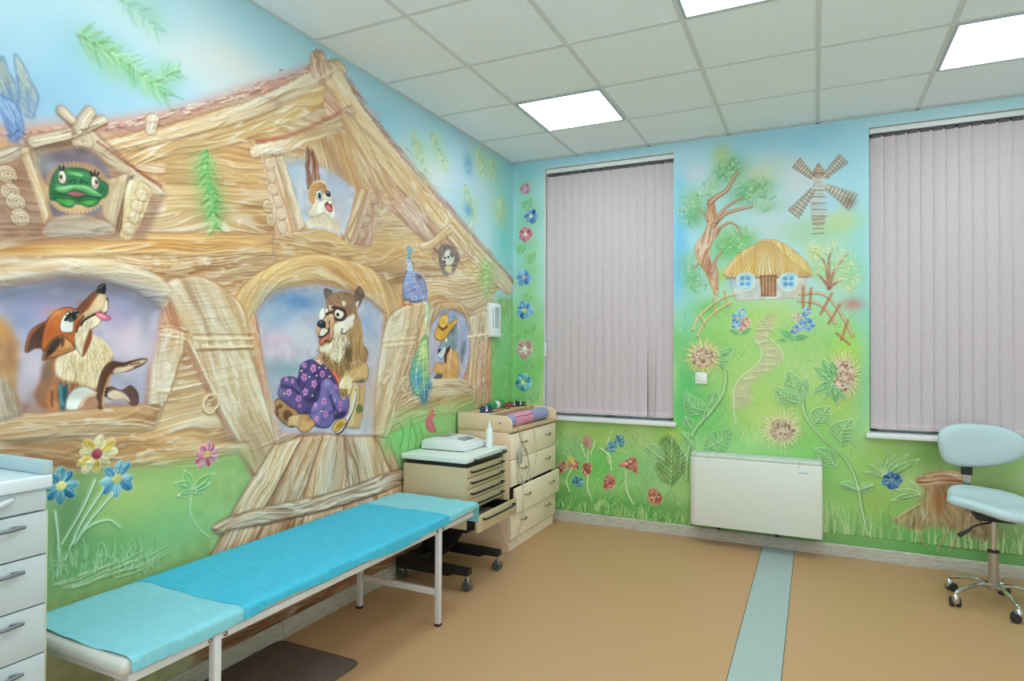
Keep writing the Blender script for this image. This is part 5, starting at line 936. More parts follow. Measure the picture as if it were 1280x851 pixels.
    # right: long grass, blue flower, stump
    for k in range(110):
        x = rs.uniform(1030, 1290); b = 664 + (x - 1030) * .115; h = rs.uniform(12, 44) if x < 1150 else rs.uniform(10, 34); s_ = rs.uniform(-8, 8)
        p.line([(x, b), (x + s_ * .2, b - h * .5), (x + s_, b - h)], .0065, [rgb(206, 226, 170), rgb(130, 180, 104), rgb(176, 206, 140)][k % 3], r1=.0025, alpha=.7, lift=.007)
    for a, b in (((1104, 594), (1096, 572)), ((1104, 594), (1112, 562)), ((1106, 592), (1120, 568)), ((1108, 594), (1136, 568)), ((1104, 596), (1086, 580)), ((1110, 596), (1150, 574)), ((1150, 618), (1114, 626)), ((1150, 618), (1120, 612)), ((1148, 616), (1136, 600)), ((1102, 596), (1080, 590))): p.leaf(a, b, .13, rgb(140, 186, 110), rgb(214, 230, 190), nv=0, lift=.007, lw=.005)
    fl((1115, 600), 12, (62, 116, 166), (150, 180, 206), 7, 77, (92, 140, 180))
    SB = (rgb(120, 70, 48), rgb(158, 104, 74), rgb(196, 146, 114))
    p.wood([(1116, 650), (1140, 636), (1154, 620), (1152, 606), (1146, 600), (1160, 592), (1186, 588), (1204, 592), (1206, 604), (1196, 612), (1200, 628), (1230, 645), (1250, 665), (1236, 676), (1180, 660), (1140, 662)], (1176, 600), (1176, 660), SB, lift=.008, bev=.05, alpha=.75, seed=9, rough=.006, streaks=1.1, soft=.035)
    p.wood([(1146, 602), (1156, 594), (1180, 588), (1204, 592), (1206, 602), (1190, 608), (1160, 609)], (1146, 600), (1206, 600), (rgb(120, 72, 48), rgb(176, 122, 84), rgb(216, 176, 136)), lift=.008, bev=.03, seed=10, soft=.014)
    p.blob((1172, 628), 12, 14, rgb(176, 90, 40), .5)
    for q in ([(1180, 640), (1188, 655), (1176, 676), (1172, 690)], [(1196, 640), (1200, 660), (1186, 690)], [(1160, 640), (1150, 660), (1156, 684)], [(1120, 648), (1136, 638), (1150, 630)]): p.line(q, .008, rgb(200, 170, 130), r1=.005, lift=.008, alpha=.7)
    return p
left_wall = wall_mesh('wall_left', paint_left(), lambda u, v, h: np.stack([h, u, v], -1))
back_wall = wall_mesh('wall_back', paint_back(), lambda u, v, h: np.stack([u, -h, v], -1), [(W1[0], W1[1], WZ[0], WZ[1]), (W2[0], W2[1], WZ[0], WZ[1])])
# ------------------------------------------------------------------ room shell
H_ROOM = 3.032
X_R, Y_F = 4.75, -6.45
W1 = (0.292, 1.378); W2 = (2.703, 3.789)          # window openings along the back wall
WZ = (0.865, 2.955)
structure(MB().box((-0.02, Y_F, -0.06), (X_R, 0.02, 0.0)).build('floor', M['floor']))
t1 = structure(MB().box((2.021, Y_F + .001, 0.0), (2.231, -0.002, 0.0012)).build('trim_1', M['strip']))
for xs in (2.0195, 2.2325): MB().box((xs - .0018, Y_F + .001, 0.0), (xs + .0018, -0.002, 0.0014)).build('seam', M['seam'], t1)

GX, GY, T = 0.5845, -0.6404, 0.6
lamp_cells = [(0, 0), (4, 0), (2, 2), (0, 4), (4, 4), (2, 6), (0, 8), (4, 8)]
xl = [GX + T * i for i in range(-1, 7) if 0.02 < GX + T * i < X_R - .02]
yl = [GY - T * j for j in range(-1, 11) if Y_F + .02 < GY - T * j < -.02]
ceil = structure(MB().box((0, Y_F, H_ROOM), (X_R, 0, H_ROOM + 0.08)).build('ceiling', M['ceiling']))
g = MB()
for x in xl: g.box((x - .012, Y_F, H_ROOM - .004), (x + .012, 0, H_ROOM + .002))
for y in yl: g.box((0, y - .012, H_ROOM - .0035), (X_R, y + .012, H_ROOM + .002))
g.box((0, Y_F, H_ROOM - .004), (.02, 0, H_ROOM + .002)); g.box((0, -.02, H_ROOM - .004), (X_R, 0, H_ROOM + .002))
g.build('grid', M['tbar'], ceil)
structure(MB().box((X_R, Y_F, 0), (X_R + .1, 0.0, H_ROOM)).build('wall_right', M['plainwall']))
structure(MB().box((0, Y_F - .1, 0), (X_R, Y_F, H_ROOM)).build('wall_front', M['plainwall']))

def skirting(name, p, q, n, joints):
    """grey wood skirting from p to q; n points into the room"""
    p = Vector(p); q = Vector(q); n = Vector(n)
    prof = [(0, 0), (.016, 0), (.016, .012), (.013, .05), (.011, .074), (.004, .082), (0, .082)]
    o = structure(MB().prism([p + n * a + Vector((0, 0, z)) for a, z in prof], q - p).build(name, M['skirt'], smooth=None))
    for s in joints:
        c = p + (q - p).normalized() * s
        d = (q - p).normalized() * .004
        MB().prism([c + n * (a + .001) + Vector((0, 0, z)) for a, z in [(0, 0), (.0165, 0), (.0165, .012), (.0135, .05), (.0115, .075), (.004, .0835), (0, .0835)]], d).build('joint_cover', M['skirtb'], o)
    return o
skirting('baseboard_back', (0.0, -.0035, 0), (X_R, -.0035, 0), (0, -1, 0), (2.46, 3.9))
skirting('baseboard_left', (0.0035, Y_F, 0), (0.0035, -.001, 0), (1, 0, 0), (3.82, 4.62))

# windows: reveal, frame, panes, sill
def window(name, x0, x1):
    root = structure(empty(name, ((x0 + x1) / 2, 0, WZ[0])))
    cx, z0 = (x0 + x1) / 2, WZ[0]
    def L(p): return (p[0] - cx, p[1], p[2] - z0)
    rv = MB(); d = .20
    rv.box(L((x0 - .03, .003, WZ[0])), L((x0, d, WZ[1]))); rv.box(L((x1, .003, WZ[0])), L((x1 + .03, d, WZ[1])))
    rv.box(L((x0 - .03, .003, WZ[1])), L((x1 + .03, d, WZ[1] + .03)))
    rv.build('reveal', M['white_pvc'], root)
    f = MB(); y0, y1 = .13, .19
    for a, b in (((x0, y0, WZ[0]), (x0 + .06, y1, WZ[1])), ((x1 - .06, y0, WZ[0]), (x1, y1, WZ[1])), ((x0, y0, WZ[0]), (x1, y1, WZ[0] + .06)),
                 ((x0, y0, WZ[1] - .06), (x1, y1, WZ[1])), ((cx - .04, y0, WZ[0]), (cx + .04, y1, WZ[1]))):
        f.box(L(a), L(b), .006)
    f.build('window_frame', M['white_pvc'], root)
    for a, b in ((x0 + .06, cx - .04), (cx + .04, x1 - .06)):
        MB().box(L((a, .155, WZ[0] + .06)), L((b, .163, WZ[1] - .06))).build('pane', M['outside'], root)
    s = MB(); s.box(L((x0 - .025, -.058, WZ[0] - .033)), L((x1 + .027, -.003, WZ[0])), .006, 3)
    s.box(L((x0 + .001, -.006, WZ[0] - .033)), L((x1 - .001, .14, WZ[0])), 0)
    s.build('window_sill', M['white_pvc'], root)
    return root
window('window_1', *W1); window('window_2', *W2)

# vertical blinds
random.seed(5)
def blind(x0, x1, label, twist, odd=None):
    zt, zb = WZ[1] - .004, WZ[0] + .022
    root = empty('vertical_blind', ((x0 + x1) / 2, .05, zb)); tag(root, label, 'blind', 'vertical window blinds')
    cx = (x0 + x1) / 2
    hd = MB(); hd.box((x0 + .004 - cx, -.028, zt - .034 - zb), (x1 - .004 - cx, .022, zt - zb), .004); hd.build('headrail', M['white_pvc'], root)
    n = 15; pitch = (x1 - x0 - .02) / n; wdt = pitch * 1.16
    for k in range(n):
        px = x0 + .012 + pitch * (k + .5) - cx
        a = twist + random.uniform(-.03, .03)
        sz0, sz1 = 0.0, zt - .054 - zb
        rows = []
        for j in range(13):
            z = sz0 + (sz1 - sz0) * j / 12; row = []
            az = a + (.75 * max(0, 1 - j / 6.5) if odd == k else 0)
            for i in range(7):
                u = (i / 6 - .5) * wdt; b = .006 * (1 - (2 * i / 6 - 1) ** 2) + .001 * math.sin(j * .9 + k)
                row.append((px + u * math.cos(az) + b * math.sin(az), -u * math.sin(az) - b * math.cos(az), z))
            rows.append(row)
        sl = MB().grid(rows, (0, .0012, 0)).build('slat', M['slat'], root, 60)
        hm = MB()
        row = [[(p[0], p[1] - .0012, z) for p in rows[0]] for z in (.002, .046)]
        hm.grid(row, (0, .0009, 0)).build('hem', M['slathem'], sl, 60)
        cl = MB(); cl.box((px - .031, -.012, sz1 - .006), (px + .027, .006, sz1 + .013), .003); cl.box((px - .006, -.004, sz1 + .010), (px + .006, .004, sz1 + .024))
        cl.build('clip', M['clip'], sl)
    ch = MB(); pts = [(x0 + .02 + (x1 - x0 - .04) * t / 45 - cx, -.012, .030 - .006 * abs(math.sin(t * math.pi / 3))) for t in range(46)]
    ch.tube(pts, .0016, 5, 1); ch.build('bead_chain', M['white_pvc'], root)
    return root
b1 = blind(W1[0], W1[1], 'pink-grey vertical slat blind in the window next to the room corner', -.10, 12)
b2 = blind(W2[0], W2[1], 'grey-lilac vertical slat blind in the window behind the white stool', .13)
cw = MB(); cw.box((-.010, -.006, -.055), (.010, .006, .055), .004); cw.cyl((0, 0, .05), (0, 0, .09), .0025, seg=8)
cwt = cw.build('cord_weight', M['white_pvc'], b1); cwt.location = (W1[0] + .012 - (W1[0] + W1[1]) / 2, -.045, 1.42 - (WZ[0] + .022))

# ceiling lamps
def ceiling_lamp(i, j, label):
    x0, y1 = GX + T * i, GY - T * j
    root = empty('ceiling_light', (x0 + T / 2, y1 - T / 2, H_ROOM - .002)); tag(root, label, 'ceiling light', 'square ceiling light panels')
    fr = MB(); h = T / 2 - .012
    for a, b in (((-h, -h), (h, -h + .014)), ((-h, h - .014), (h, h)), ((-h, -h + .014), (-h + .014, h - .014)), ((h - .014, -h + .014), (h, h - .014))):
        fr.box((a[0], a[1], -.006), (b[0], b[1], .002))
    fr.build('frame', M['lampframe'], root)
    MB().box((-h + .014, -h + .014, -.003), (h - .014, h - .014, .001)).build('diffuser', M['lamp'], root)
lab = {(0, 0): 'square white ceiling light panel nearest the room corner', (4, 0): 'square ceiling light panel above the window behind the white stool',
       (2, 2): 'square ceiling light panel cut by the top edge of the picture'}
for c in lamp_cells:
    ceiling_lamp(c[0], c[1], lab.get(c, 'square ceiling light panel further back in the room'))

# ------------------------------------------------------------------ examination couch
couch = empty('examination_couch', (.345, -2.80, 0)); tag(couch, 'long white-framed examination couch standing along the painted house wall', 'couch')
cx0, cx1, cy0, cy1, cz = .075, .635, -3.835, -1.785, .548
def LC(p): return (p[0] - .345, p[1] + 2.80, p[2])
mt = MB(); mt.box(LC((cx0 + .004, cy0 + .004, cz - .047)), LC((cx1 - .004, cy1 - .004, cz - .002)), .019, 4); mt.build('mattress', M['mattress'], couch)
fr = MB()
for x in (.098, .612): fr.box(LC((x - .0125, cy0 + .03, cz - .072)), LC((x + .0125, cy1 - .03, cz - .046)), .002)
for y in (cy0 + .03, -2.8, cy1 - .055): fr.box(LC((.11, y, cz - .070)), LC((.60, y + .025, cz - .048)), .002)
fr.build('frame', M['couchframe'], couch)
for y in (-3.515, -2.17):
    for x in (.114, .617):
        lg = MB(); lg.box(LC((x - .0135, y - .0135, .012)), LC((x + .0135, y + .0135, cz - .047)), .002)
        lo = lg.build('leg', M['couchframe'], couch)
        MB().box(LC((x - .0145, y - .0145, 0)), LC((x + .0145, y + .0145, .014)), .002).build('rubber_foot', M['rubber'], lo)
        if x > .5:
            for dy in (-.026, .032):
                MB().lathe([(.008, 0), (.008, .003), (.005, .006)], LC((.6245, y + dy, cz - .059)), (1, 0, 0), 10).build('bolt', M['bolt'], lo)
    MB().box(LC((.127, y - .010, .155)), LC((.604, y + .010, .185)), .002).build('crossbar', M['couchframe'], couch)
br = MB(); br.box((-.009, -.004, -.10), (.009, .004, .10), .002); br.rot(math.radians(38), 'X'); br.move(LC((.33, -1.98, .42)))
br.build('brace', M['couchframe'], couch)
br = MB(); br.box((-.004, -.10, -.006), (.004, .10, .006), .002); br.move(LC((.33, -2.02, .355))); br.build('brace', M['couchframe'], couch)

# sheets
def sheet(name, mtl, y0, y1, z, over, label, seed, xin=0.0, hang=None, xo=0.0):
    rs = random.Random(seed); ph = [rs.uniform(0, 6) for _ in range(8)]
    rows = []; ny = max(12, int((y1 - y0) / .025)); prof = []
    xs = np.linspace(cx0 + xin, cx1, 26)
    for j in range(ny + 1):
        y = y0 + (y1 - y0) * j / ny
        e = over * (1 + .35 * math.sin(y * 5 + ph[0]) + .2 * math.sin(y * 13 + ph[1]))
        row = []
        row.append((cx0 + xin - .004, y, z - .016)); row.append((cx0 + xin - .002, y, z - .004))
        for x in xs[1:-1]:
            wv = .0016 * (math.sin(y * 17 + x * 9 + ph[2]) * math.sin(x * 23 + ph[3]) + .8 * math.sin(y * 31 - x * 14 + ph[4]) + .8 * math.sin(y * 7 + x * 40 + ph[5]))
            row.append((x, y + .004 * math.sin(x * 11 + ph[6]), z + .0015 + wv))
        row.append((cx1 + .0015 + xo, y, z - .005)); row.append((cx1 + .003 + xo, y, z - .016))
        row.append((cx1 + .004 + xo, y, z - .016 - e))
        rows.append(row)
    if hang:
        last = rows[-1]
        for k, dz in enumerate((.006, .03, .06, hang)):
            rows.append([(p[0], y1 + .006 + .004 * math.sin(i * .7 + k), min(p[2], z - dz)) for i, p in enumerate(last)])
    o = MB().grid(rows, (0, 0, .0014)).build(name, mtl, None, 70)
    return tag(o, label, 'sheet', 'disposable sheets on the couch')
sheet('couch_sheet', M['sheetpale'], cy0 + .028, cy1, cz + .002, .020, 'pale aqua disposable sheet showing at both couch ends and hanging over the far corner', 3, hang=.115)
sheet('couch_sheet', M['sheet'], -3.42, -2.10, cz + .0042, .026, 'bright turquoise disposable sheet over the middle of the couch', 3, xo=.0025)

# mat
def rounded(x0, y0, x1, y1, r, n=6):
    o = []
    for cx_, cy_, a in ((x1 - r, y1 - r, 0), (x0 + r, y1 - r, 90), (x0 + r, y0 + r, 180), (x1 - r, y0 + r, 270)):
        for k in range(n + 1):
            t = math.radians(a + 90 * k / n); o.append((cx_ + r * math.cos(t), cy_ + r * math.sin(t)))
    return o
mt_ = empty('floor_mat', (.265, -3.0, 0)); tag(mt_, 'dark brown-grey ribbed floor mat lying under the couch', 'mat')
MB().prism([(x, y, .0005) for x, y in rounded(-.240, -.36, .245, .345, .04)], (0, 0, .006), .002).build('pile', M['rugdark'], mt_)
rim = rounded(-.240, -.36, .245, .345, .04)
MB().tube([(x, y, .005) for x, y in rim + [rim[0]]], .0045, 6, 1).build('binding', M['rugedge'], mt_)

# ------------------------------------------------------------------ instrument trolley
TX0, TX1, TY0, TY1 = .025, .472, -1.645, -1.105
trl = empty('instrument_trolley', ((TX0 + TX1) / 2, (TY0 + TY1) / 2, 0)); tag(trl, 'champagne-coloured drawer trolley on black wheeled base between couch and wooden dresser', 'trolley')
tcx, tcy = (TX0 + TX1) / 2, (TY0 + TY1) / 2
def LT(p): return (p[0] - tcx, p[1] - tcy, p[2])
ZB, ZT = .335, .705
bd = MB()
bd.box(LT((TX0, TY0, ZB)), LT((TX1, TY0 + .02, ZT)), .003); bd.box(LT((TX0, TY1 - .02, ZB)), LT((TX1, TY1, ZT)), .003)
bd.box(LT((TX0, TY0 + .02, ZB)), LT((TX0 + .02, TY1 - .02, ZT)), 0); bd.box(LT((TX0 + .02, TY0 + .02, ZB)), LT((TX1 - .03, TY1 - .02, ZB + .015)), 0)
bd.build('body', M['trolley'], trl)
for y in (TY0 + .0005, TY1 - .0205):
    MB().box(LT((TX1 - .001, y, ZB)), LT((TX1 + .004, y + .02, ZT)), .0015).build('edge_strip', M['trolleyedge'], trl)
MB().box(LT((TX0 + .01, TY0 + .012, ZT)), LT((TX1 - .01, TY1 - .012, ZT + .028)), .002).build('shadow_gap', M['black'], trl)
tp = MB(); tp.box(LT((TX0 - .01, TY0 - .012, ZT + .026)), LT((TX1 + .012, TY1 + .012, ZT + .060)), .006, 3); tp.build('top', M['whitetop'], trl)
th = MB(); th.tube([LT((TX1 + .012, TY0 + .1, ZT + .034)), LT((TX1 + .036, TY0 + .11, ZT + .034)), LT((TX1 + .036, TY1 - .07, ZT + .034)), LT((TX1 + .012, TY1 - .06, ZT + .034))], .0085, 8, 3)
th.build('rail', M['black'], trl)
zz = ZT - .006
for k in range(4):
    h = .066
    dr = MB(); dr.box(LT((TX1 - .016, TY0 + .022, zz - h + .004)), LT((TX1 + .003, TY1 - .022, zz)), .002)
    dr.box(LT((TX0 + .04, TY0 + .03, zz - h + .01)), LT((TX1 - .016, TY1 - .03, zz - .012)), 0)
    d = dr.build('drawer', M['trolley'], trl)
    hd = MB(); zh = zz - .026
    hd.tube([LT((TX1 + .003, TY0 + .07, zh)), LT((TX1 + .028, TY0 + .085, zh)), LT((TX1 + .030, TY1 - .085, zh)), LT((TX1 + .003, TY1 - .07, zh))], .0062, 8, 3)
    hd.build('handle', M['black'], d)
    zz -= h
PO = .085; h = .098                                     # lowest drawer stands open
dr = MB(); z1 = zz - .012; z0 = z1 - h
dr.box(LT((TX1 + PO - .016, TY0 + .0, z0)), LT((TX1 + PO + .003, TY1 - .0, z1)), .002)
d = dr.build('drawer', M['trolley'], trl)
tr = MB(); tr.box(LT((TX0 + .12, TY0 + .03, z0 + .01)), LT((TX1 + PO - .016, TY1 - .03, z0 + .016)))
tr.box(LT((TX0 + .12, TY0 + .03, z0 + .01)), LT((TX1 + PO - .016, TY0 + .036, z1 - .012))); tr.box(LT((TX0 + .12, TY1 - .036, z0 + .01)), LT((TX1 + PO - .016, TY1 - .03, z1 - .012)))
tr.build('tray', M['blackmatt'], d)
hd = MB(); zh = z1 - .024
hd.tube([LT((TX1 + PO + .003, TY0 + .07, zh)), LT((TX1 + PO + .028, TY0 + .085, zh)), LT((TX1 + PO + .030, TY1 - .085, zh)), LT((TX1 + PO + .003, TY1 - .07, zh))], .0062, 8, 3)
hd.build('handle', M['black'], d)
pd = MB(); pd.box(LT((.08, -1.53, .275)), LT((.42, -1.24, ZB)), .01); pd.box(LT((.07, -1.50, .09)), LT((.20, -1.27, .28)), .008)
pd.prism([LT((.20, -1.44, .275)), LT((.33, -1.44, .275)), LT((.22, -1.44, .12)), LT((.17, -1.44, .12))], (0, .09, 0))
pd.build('pedestal', M['blackmatt'], trl)
for y in (-1.695, -1.305):
    am = MB(); am.prism([LT((.03, y - .03, .075)), LT((.40, y - .03, .075)), LT((.44, y - .03, .092)), LT((.535, y - .03, .092)), LT((.535, y - .03, .128)), LT((.03, y - .03, .138))], (0, .06, 0), .004)
    a = am.build('base_arm', M['blackmatt'], trl)
    for x in (.522, .06):
        cf = MB(); cf.cyl(LT((x, y, .062)), LT((x, y, .096)), .010, seg=12)
        cf.prism([LT((x - .022, y - .017, .030)), LT((x + .010, y - .017, .020)), LT((x + .022, y - .017, .062)), LT((x - .016, y - .017, .066))], (0, .034, 0), .003)
        c = cf.build('caster', M['chrome'], a)
        MB().lathe([(.012, -.024), (.026, -.024), (.029, -.019), (.029, .019), (.026, .024), (.012, .024)], LT((x - .004, y, .029)), (0, 1, 0), 22).build('caster_wheel', M['casterwheel'], a)
MB().box(LT((.04, -1.665, .08)), LT((.16, -1.335, .132)), .006).build('base_beam', M['blackmatt'], trl)

# device on the trolley
ztp = ZT + .060
dv = empty('desk_console', (.190, -1.300, ztp)); tag(dv, 'white wedge-shaped electronic console with small screen on the trolley top', 'medical device')
prof = [(-.15, .004), (.17, .004), (.17, .030), (.10, .046), (.0, .066), (-.13, .066), (-.15, .056)]
cs = MB(); cs.prism([(x, -.165, z) for x, z in prof], (0, .33, 0), .005, 2); cs.build('casing', M['device'], dv)
bs = MB(); bs.box((-.145, -.16, 0), (.165, .16, .005)); bs.build('base', M['black'], dv)
sl_ = math.atan2(.020, -.10) + math.pi
def on_slope(mb, x0, x1, y0, y1, t):
    za = lambda x: .066 - .2 * x if x < .1 else .046 - (x - .1) * .2286
    mb.prism([(x0, y0, za(x0) - .001), (x1, y0, za(x1) - .001), (x1, y1, za(x1) - .001), (x0, y1, za(x0) - .001)], (0, 0, t + .001)); return mb
on_slope(MB(), .028, .088, -.02, .13, .0012).build('screen', M['screen'], dv)
k = MB()
for j in range(5): on_slope(k, .066, .078, .035 + j * .018, .048 + j * .018, .003)
k.build('keys', M['bluekey'], dv)
MB().box((-.12, -.03, .0655), (-.05, .12, .0675), .001).build('paper_cover', M['greykey'], dv)

bt = empty('plastic_bottle', (.397, -1.190, ztp)); tag(bt, 'white squeeze bottle with pointed nozzle standing on the trolley', 'bottle')
MB().lathe([(.022, 0), (.025, .003), (.025, .112), (.023, .118), (.015, .126)], (0, 0, 0), seg=24).build('body', M['bottle'], bt)
MB().lathe([(.016, .124), (.016, .134), (.012, .140), (.008, .160), (.004, .176), (.0028, .180)], (0, 0, 0), seg=20).build('nozzle', M['bottle'], bt)

# ------------------------------------------------------------------ wooden dresser with changing top
DX0, DX1, DY0, DY1 = .022, .452, -.965, -.125
dcx, dcy = (DX0 + DX1) / 2, (DY0 + DY1) / 2
drs = empty('changing_dresser', (dcx, dcy, 0)); tag(drs, 'pale beech dresser with guarded changing top, standing in the room corner', 'dresser')
def LD(p): return (p[0] - dcx, p[1] - dcy, p[2])
cs = MB(); cs.box(LD((DX0, DY0, 0)), LD((DX1 - .018, DY0 + .018, .835)), .0015); cs.box(LD((DX0, DY1 - .018, 0)), LD((DX1 - .018, DY1, .835)), .0015)
cs.box(LD((DX0, DY0 + .018, .02)), LD((DX0 + .008, DY1 - .018, .835))); cs.box(LD((DX0 + .01, DY0 + .018, .07)), LD((DX1 - .03, DY1 - .018, .086)))
cs.build('carcass', M['woodside'], drs)
MB().box(LD((DX1 - .075, DY0 + .018, .001)), LD((DX1 - .022, DY1 - .018, .07))).build('plinth', M['wood'], drs)
MB().box(LD((DX1 - .04, DY0 + .02, .088)), LD((DX1 - .03, DY1 - .02, .80))).build('void', M['darkgap'], drs)
zs = [(.645, .825, .0), (.456, .640, .0), (.272, .448, .034), (.088, .266, .0)]
for z0_, z1_, po in zs:
    d = MB().box(LD((DX1 - .018 + po, DY0 + .002, z0_)), LD((DX1 + po, DY1 - .002, z1_)), .0015).build('drawer', M['wood'], drs)
    if po:
        MB().box(LD((DX0 + .05, DY0 + .03, z0_ + .02)), LD((DX1 - .018 + po, DY0 + .042, z1_ - .03))).build('drawer_side', M['darkgap'], d)
        MB().box(LD((DX0 + .05, DY1 - .042, z0_ + .02)), LD((DX1 - .018 + po, DY1 - .03, z1_ - .03))).build('drawer_side', M['darkgap'], d)
    for yy in (DY0 + .20, DY1 - .18):
        zc = z0_ + .108
        hb = MB(); hb.tube([LD((DX1 + po, yy - .042, zc)), LD((DX1 + po + .018, yy - .034, zc - .002)), LD((DX1 + po + .022, yy, zc - .004)), LD((DX1 + po + .018, yy + .034, zc - .002)), LD((DX1 + po, yy + .042, zc))], .0055, 8, 3)
        hb.build('handle', M['steel'], d)
tb = MB(); tb.box(LD((DX0, DY0 - .004, .835)), LD((DX1 + .006, DY1 + .004, .853)), .002); tb.build('tray_base', M['woodtop'], drs)
for y in (DY0 - .004, DY1 - .014):
    pts = [(DX0, .853), (DX1 + .006, .853)]
    for kk in range(9):
        t = math.pi / 2 * kk / 8; pts.append((DX1 + .006 - .06 + .06 * math.cos(t), .890 + .06 * math.sin(t)))
    pts += [(.25, .957), (DX0, .963)]
    gd = MB().prism([LD((x, y, z)) for x, z in pts], (0, .018, 0), .002).build('side_guard', M['woodside'], drs)
    for (x, z) in ((DX1 - .085, .900),):
        MB().lathe([(.006, -.0195), (.006, .0195)], LD((x, y + .009, z)), (0, 1, 0), 10).build('screw_cap', M['steel'], gd)
MB().box(LD((DX0, DY0 + .014, .940)), LD((.262, DY1 - .014, .957)), .002).build('back_shelf', M['woodtop'], drs)
MB().box(LD((.250, DY0 + .014, .853)), LD((.262, DY1 - .014, .940))).build('shelf_riser', M['woodtop'], drs)

# pink and blue fleece roll
rl = empty('changing_mat_roll', (.365, -.52, .853)); tag(rl, 'rolled pink and lilac-blue fleece mat lying in the dresser tray', 'mat')
RR = .048
def roll_seg(y0, y1, r):
    rows = []
    pr_ = [(r * .3, y0 - .0), (r * .8, y0), (r, y0 + .004), (r * 1.01, (y0 + y1) / 2), (r, y1 - .004), (r * .8, y1), (r * .3, y1)]
    return MB().lathe(pr_, (0, 0, RR), (0, 1, 0), 30)
roll_seg(-.36, -.275, RR * .97).build('lilac_end', M['rollblue'], rl)
roll_seg(-.28, .045, RR).build('pink_middle', M['rollpink'], rl)
roll_seg(.04, .345, RR * .98).build('lilac_end', M['rollblue'], rl)
for a in (.55, 2.65):
    MB().tube([(RR * 1.02 * math.cos(a + .04 * math.sin(t)), -.275 + .315 * t / 8, RR + RR * 1.02 * math.sin(a + .04 * math.sin(t))) for t in range(9)], .0028, 6, 2).build('piping', M['rolledge'], rl)

# small things on the dresser shelf
zs_ = .957
def clamp(name, loc, rz, body, lever, label, L_=.075):
    o = empty(name, (loc[0], loc[1], zs_), rz); tag(o, label, 'clip', 'coloured clips on the dresser shelf')
    j = MB(); j.prism([(-L_ * .5, -.013, .001), (L_ * .45, -.013, .001), (L_ * .5, -.013, .010), (0, -.013, .017), (-L_ * .5, -.013, .010)], (0, .026, 0), .002); j.build('jaw', body, o)
    u = MB(); u.prism([(-L_ * .55, -.012, .022), (0, -.012, .017), (L_ * .5, -.012, .024), (L_ * .45, -.012, .034), (0, -.012, .030), (-L_ * .5, -.012, .040)], (0, .024, 0), .003); u.build('lever', body, o)
    b = MB(); b.lathe([(.009, -.014), (.009, .014)], (0, 0, .019), (0, 1, 0), 14); b.cyl((0, 0, .028), (0, 0, .040), .006, .005, 12); b.build('terminal', lever, o)
    return o
clamp('limb_clip', (.205, -.865), .5, M['navy'], M['clipwhite'], 'navy blue and white clip at the near end of the dresser shelf', .10)
clamp('limb_clip', (.150, -.770), 1.2, M['navy'], M['clipwhite'], 'navy blue clip beside the green tube on the dresser shelf', .09)
clamp('limb_clip', (.165, -.420), 1.1, M['red'], M['steel'], 'red clip between the green tube and the black clips', .085)
clamp('limb_clip', (.175, -.330), .3, M['black'], M['clipwhite'], 'black clip with pale stripe next to the red clip', .09)
clamp('limb_clip', (.190, -.240), .2, M['black'], M['clipwhite'], 'black clip with pale stripe farthest along the dresser shelf', .09)
gt = empty('strap_roll', (.135, -.585, zs_)); tag(gt, 'green rubber strap rolled flat on the dresser shelf', 'strap')
MB().lathe([(.012, -.12), (.024, -.12), (.028, -.11), (.029, 0), (.028, .11), (.024, .12), (.012, .12)], (0, 0, .030), (0, 1, 0), 22).build('roll', M['green'], gt)
MB().lathe([(.0295, -.03), (.0302, -.028), (.0302, .03), (.0295, .032)], (0, 0, .030), (0, 1, 0), 22).build('band', M['clipwhite'], gt)
cb = MB().tube([(.235, -.86, zs_ + .003), (.242, -.80, zs_ + .003), (.228, -.72, zs_ + .003), (.21, -.66, zs_ + .003), (.20, -.60, zs_ + .003), (.225, -.53, zs_ + .003), (.19, -.46, zs_ + .003)], .0028, 6, 5).build('lead_wire', M['rubber'])
tag(cb, 'thin dark lead wire curling across the dresser shelf', 'wire')

# cable hanging down the dresser front
cbl = empty('hanging_cable', (DX1 + .004, -.86, .90)); tag(cbl, 'grey looped cable with inline box hanging down the dresser front', 'cable')
XF = DX1 + .008
def LH(p): return (p[0] - (DX1 + .004), p[1] + .86, p[2] - .90)
MB().tube([LH(p) for p in [(.425, -.83, .875), (.455, -.845, .866), (XF + .004, -.85, .80), (XF + .004, -.815, .74), (XF + .004, -.86, .68), (XF + .004, -.89, .55), (XF + .006, -.86, .47), (XF + .006, -.76, .46),
     (XF + .006, -.70, .54), (XF + .006, -.72, .66), (XF + .006, -.79, .72), (XF + .006, -.84, .70)]], .0032, 6, 6).build('loop', M['cord'], cbl)
MB().tube([LH(p) for p in [(.43, -.80, .873), (.462, -.80, .862), (XF + .003, -.80, .76), (XF + .003, -.70, .62), (XF + .005, -.66, .50), (XF + .005, -.72, .44), (XF + .007, -.80, .455), (XF + .007, -.82, .53)]], .0026, 6, 6).build('loop', M['cord'], cbl)
MB().tube([LH(p) for p in [(.43, -.60, .873), (.465, -.60, .86), (XF + .003, -.60, .80), (XF + .003, -.54, .68), (XF + .003, -.56, .58), (XF + .004, -.63, .46), (XF + .005, -.70, .44)]], .002, 6, 6).build('loop', M['cord'], cbl)
MB().tube([LH(p) for p in [(XF + .006, -.85, .64), (XF + .008, -.855, .55), (XF + .040, -.865, .43), (XF + .040, -.875, .25), (XF + .012, -.90, .10), (XF + .02, -.97, .012), (XF + .0, -1.02, .006)]], .003, 6, 6).build('lead', M['cord'], cbl)
MB().box(LH((XF, -.885, .605)), LH((XF + .02, -.830, .70)), .008, 3).build('inline_box', M['cord'], cbl)
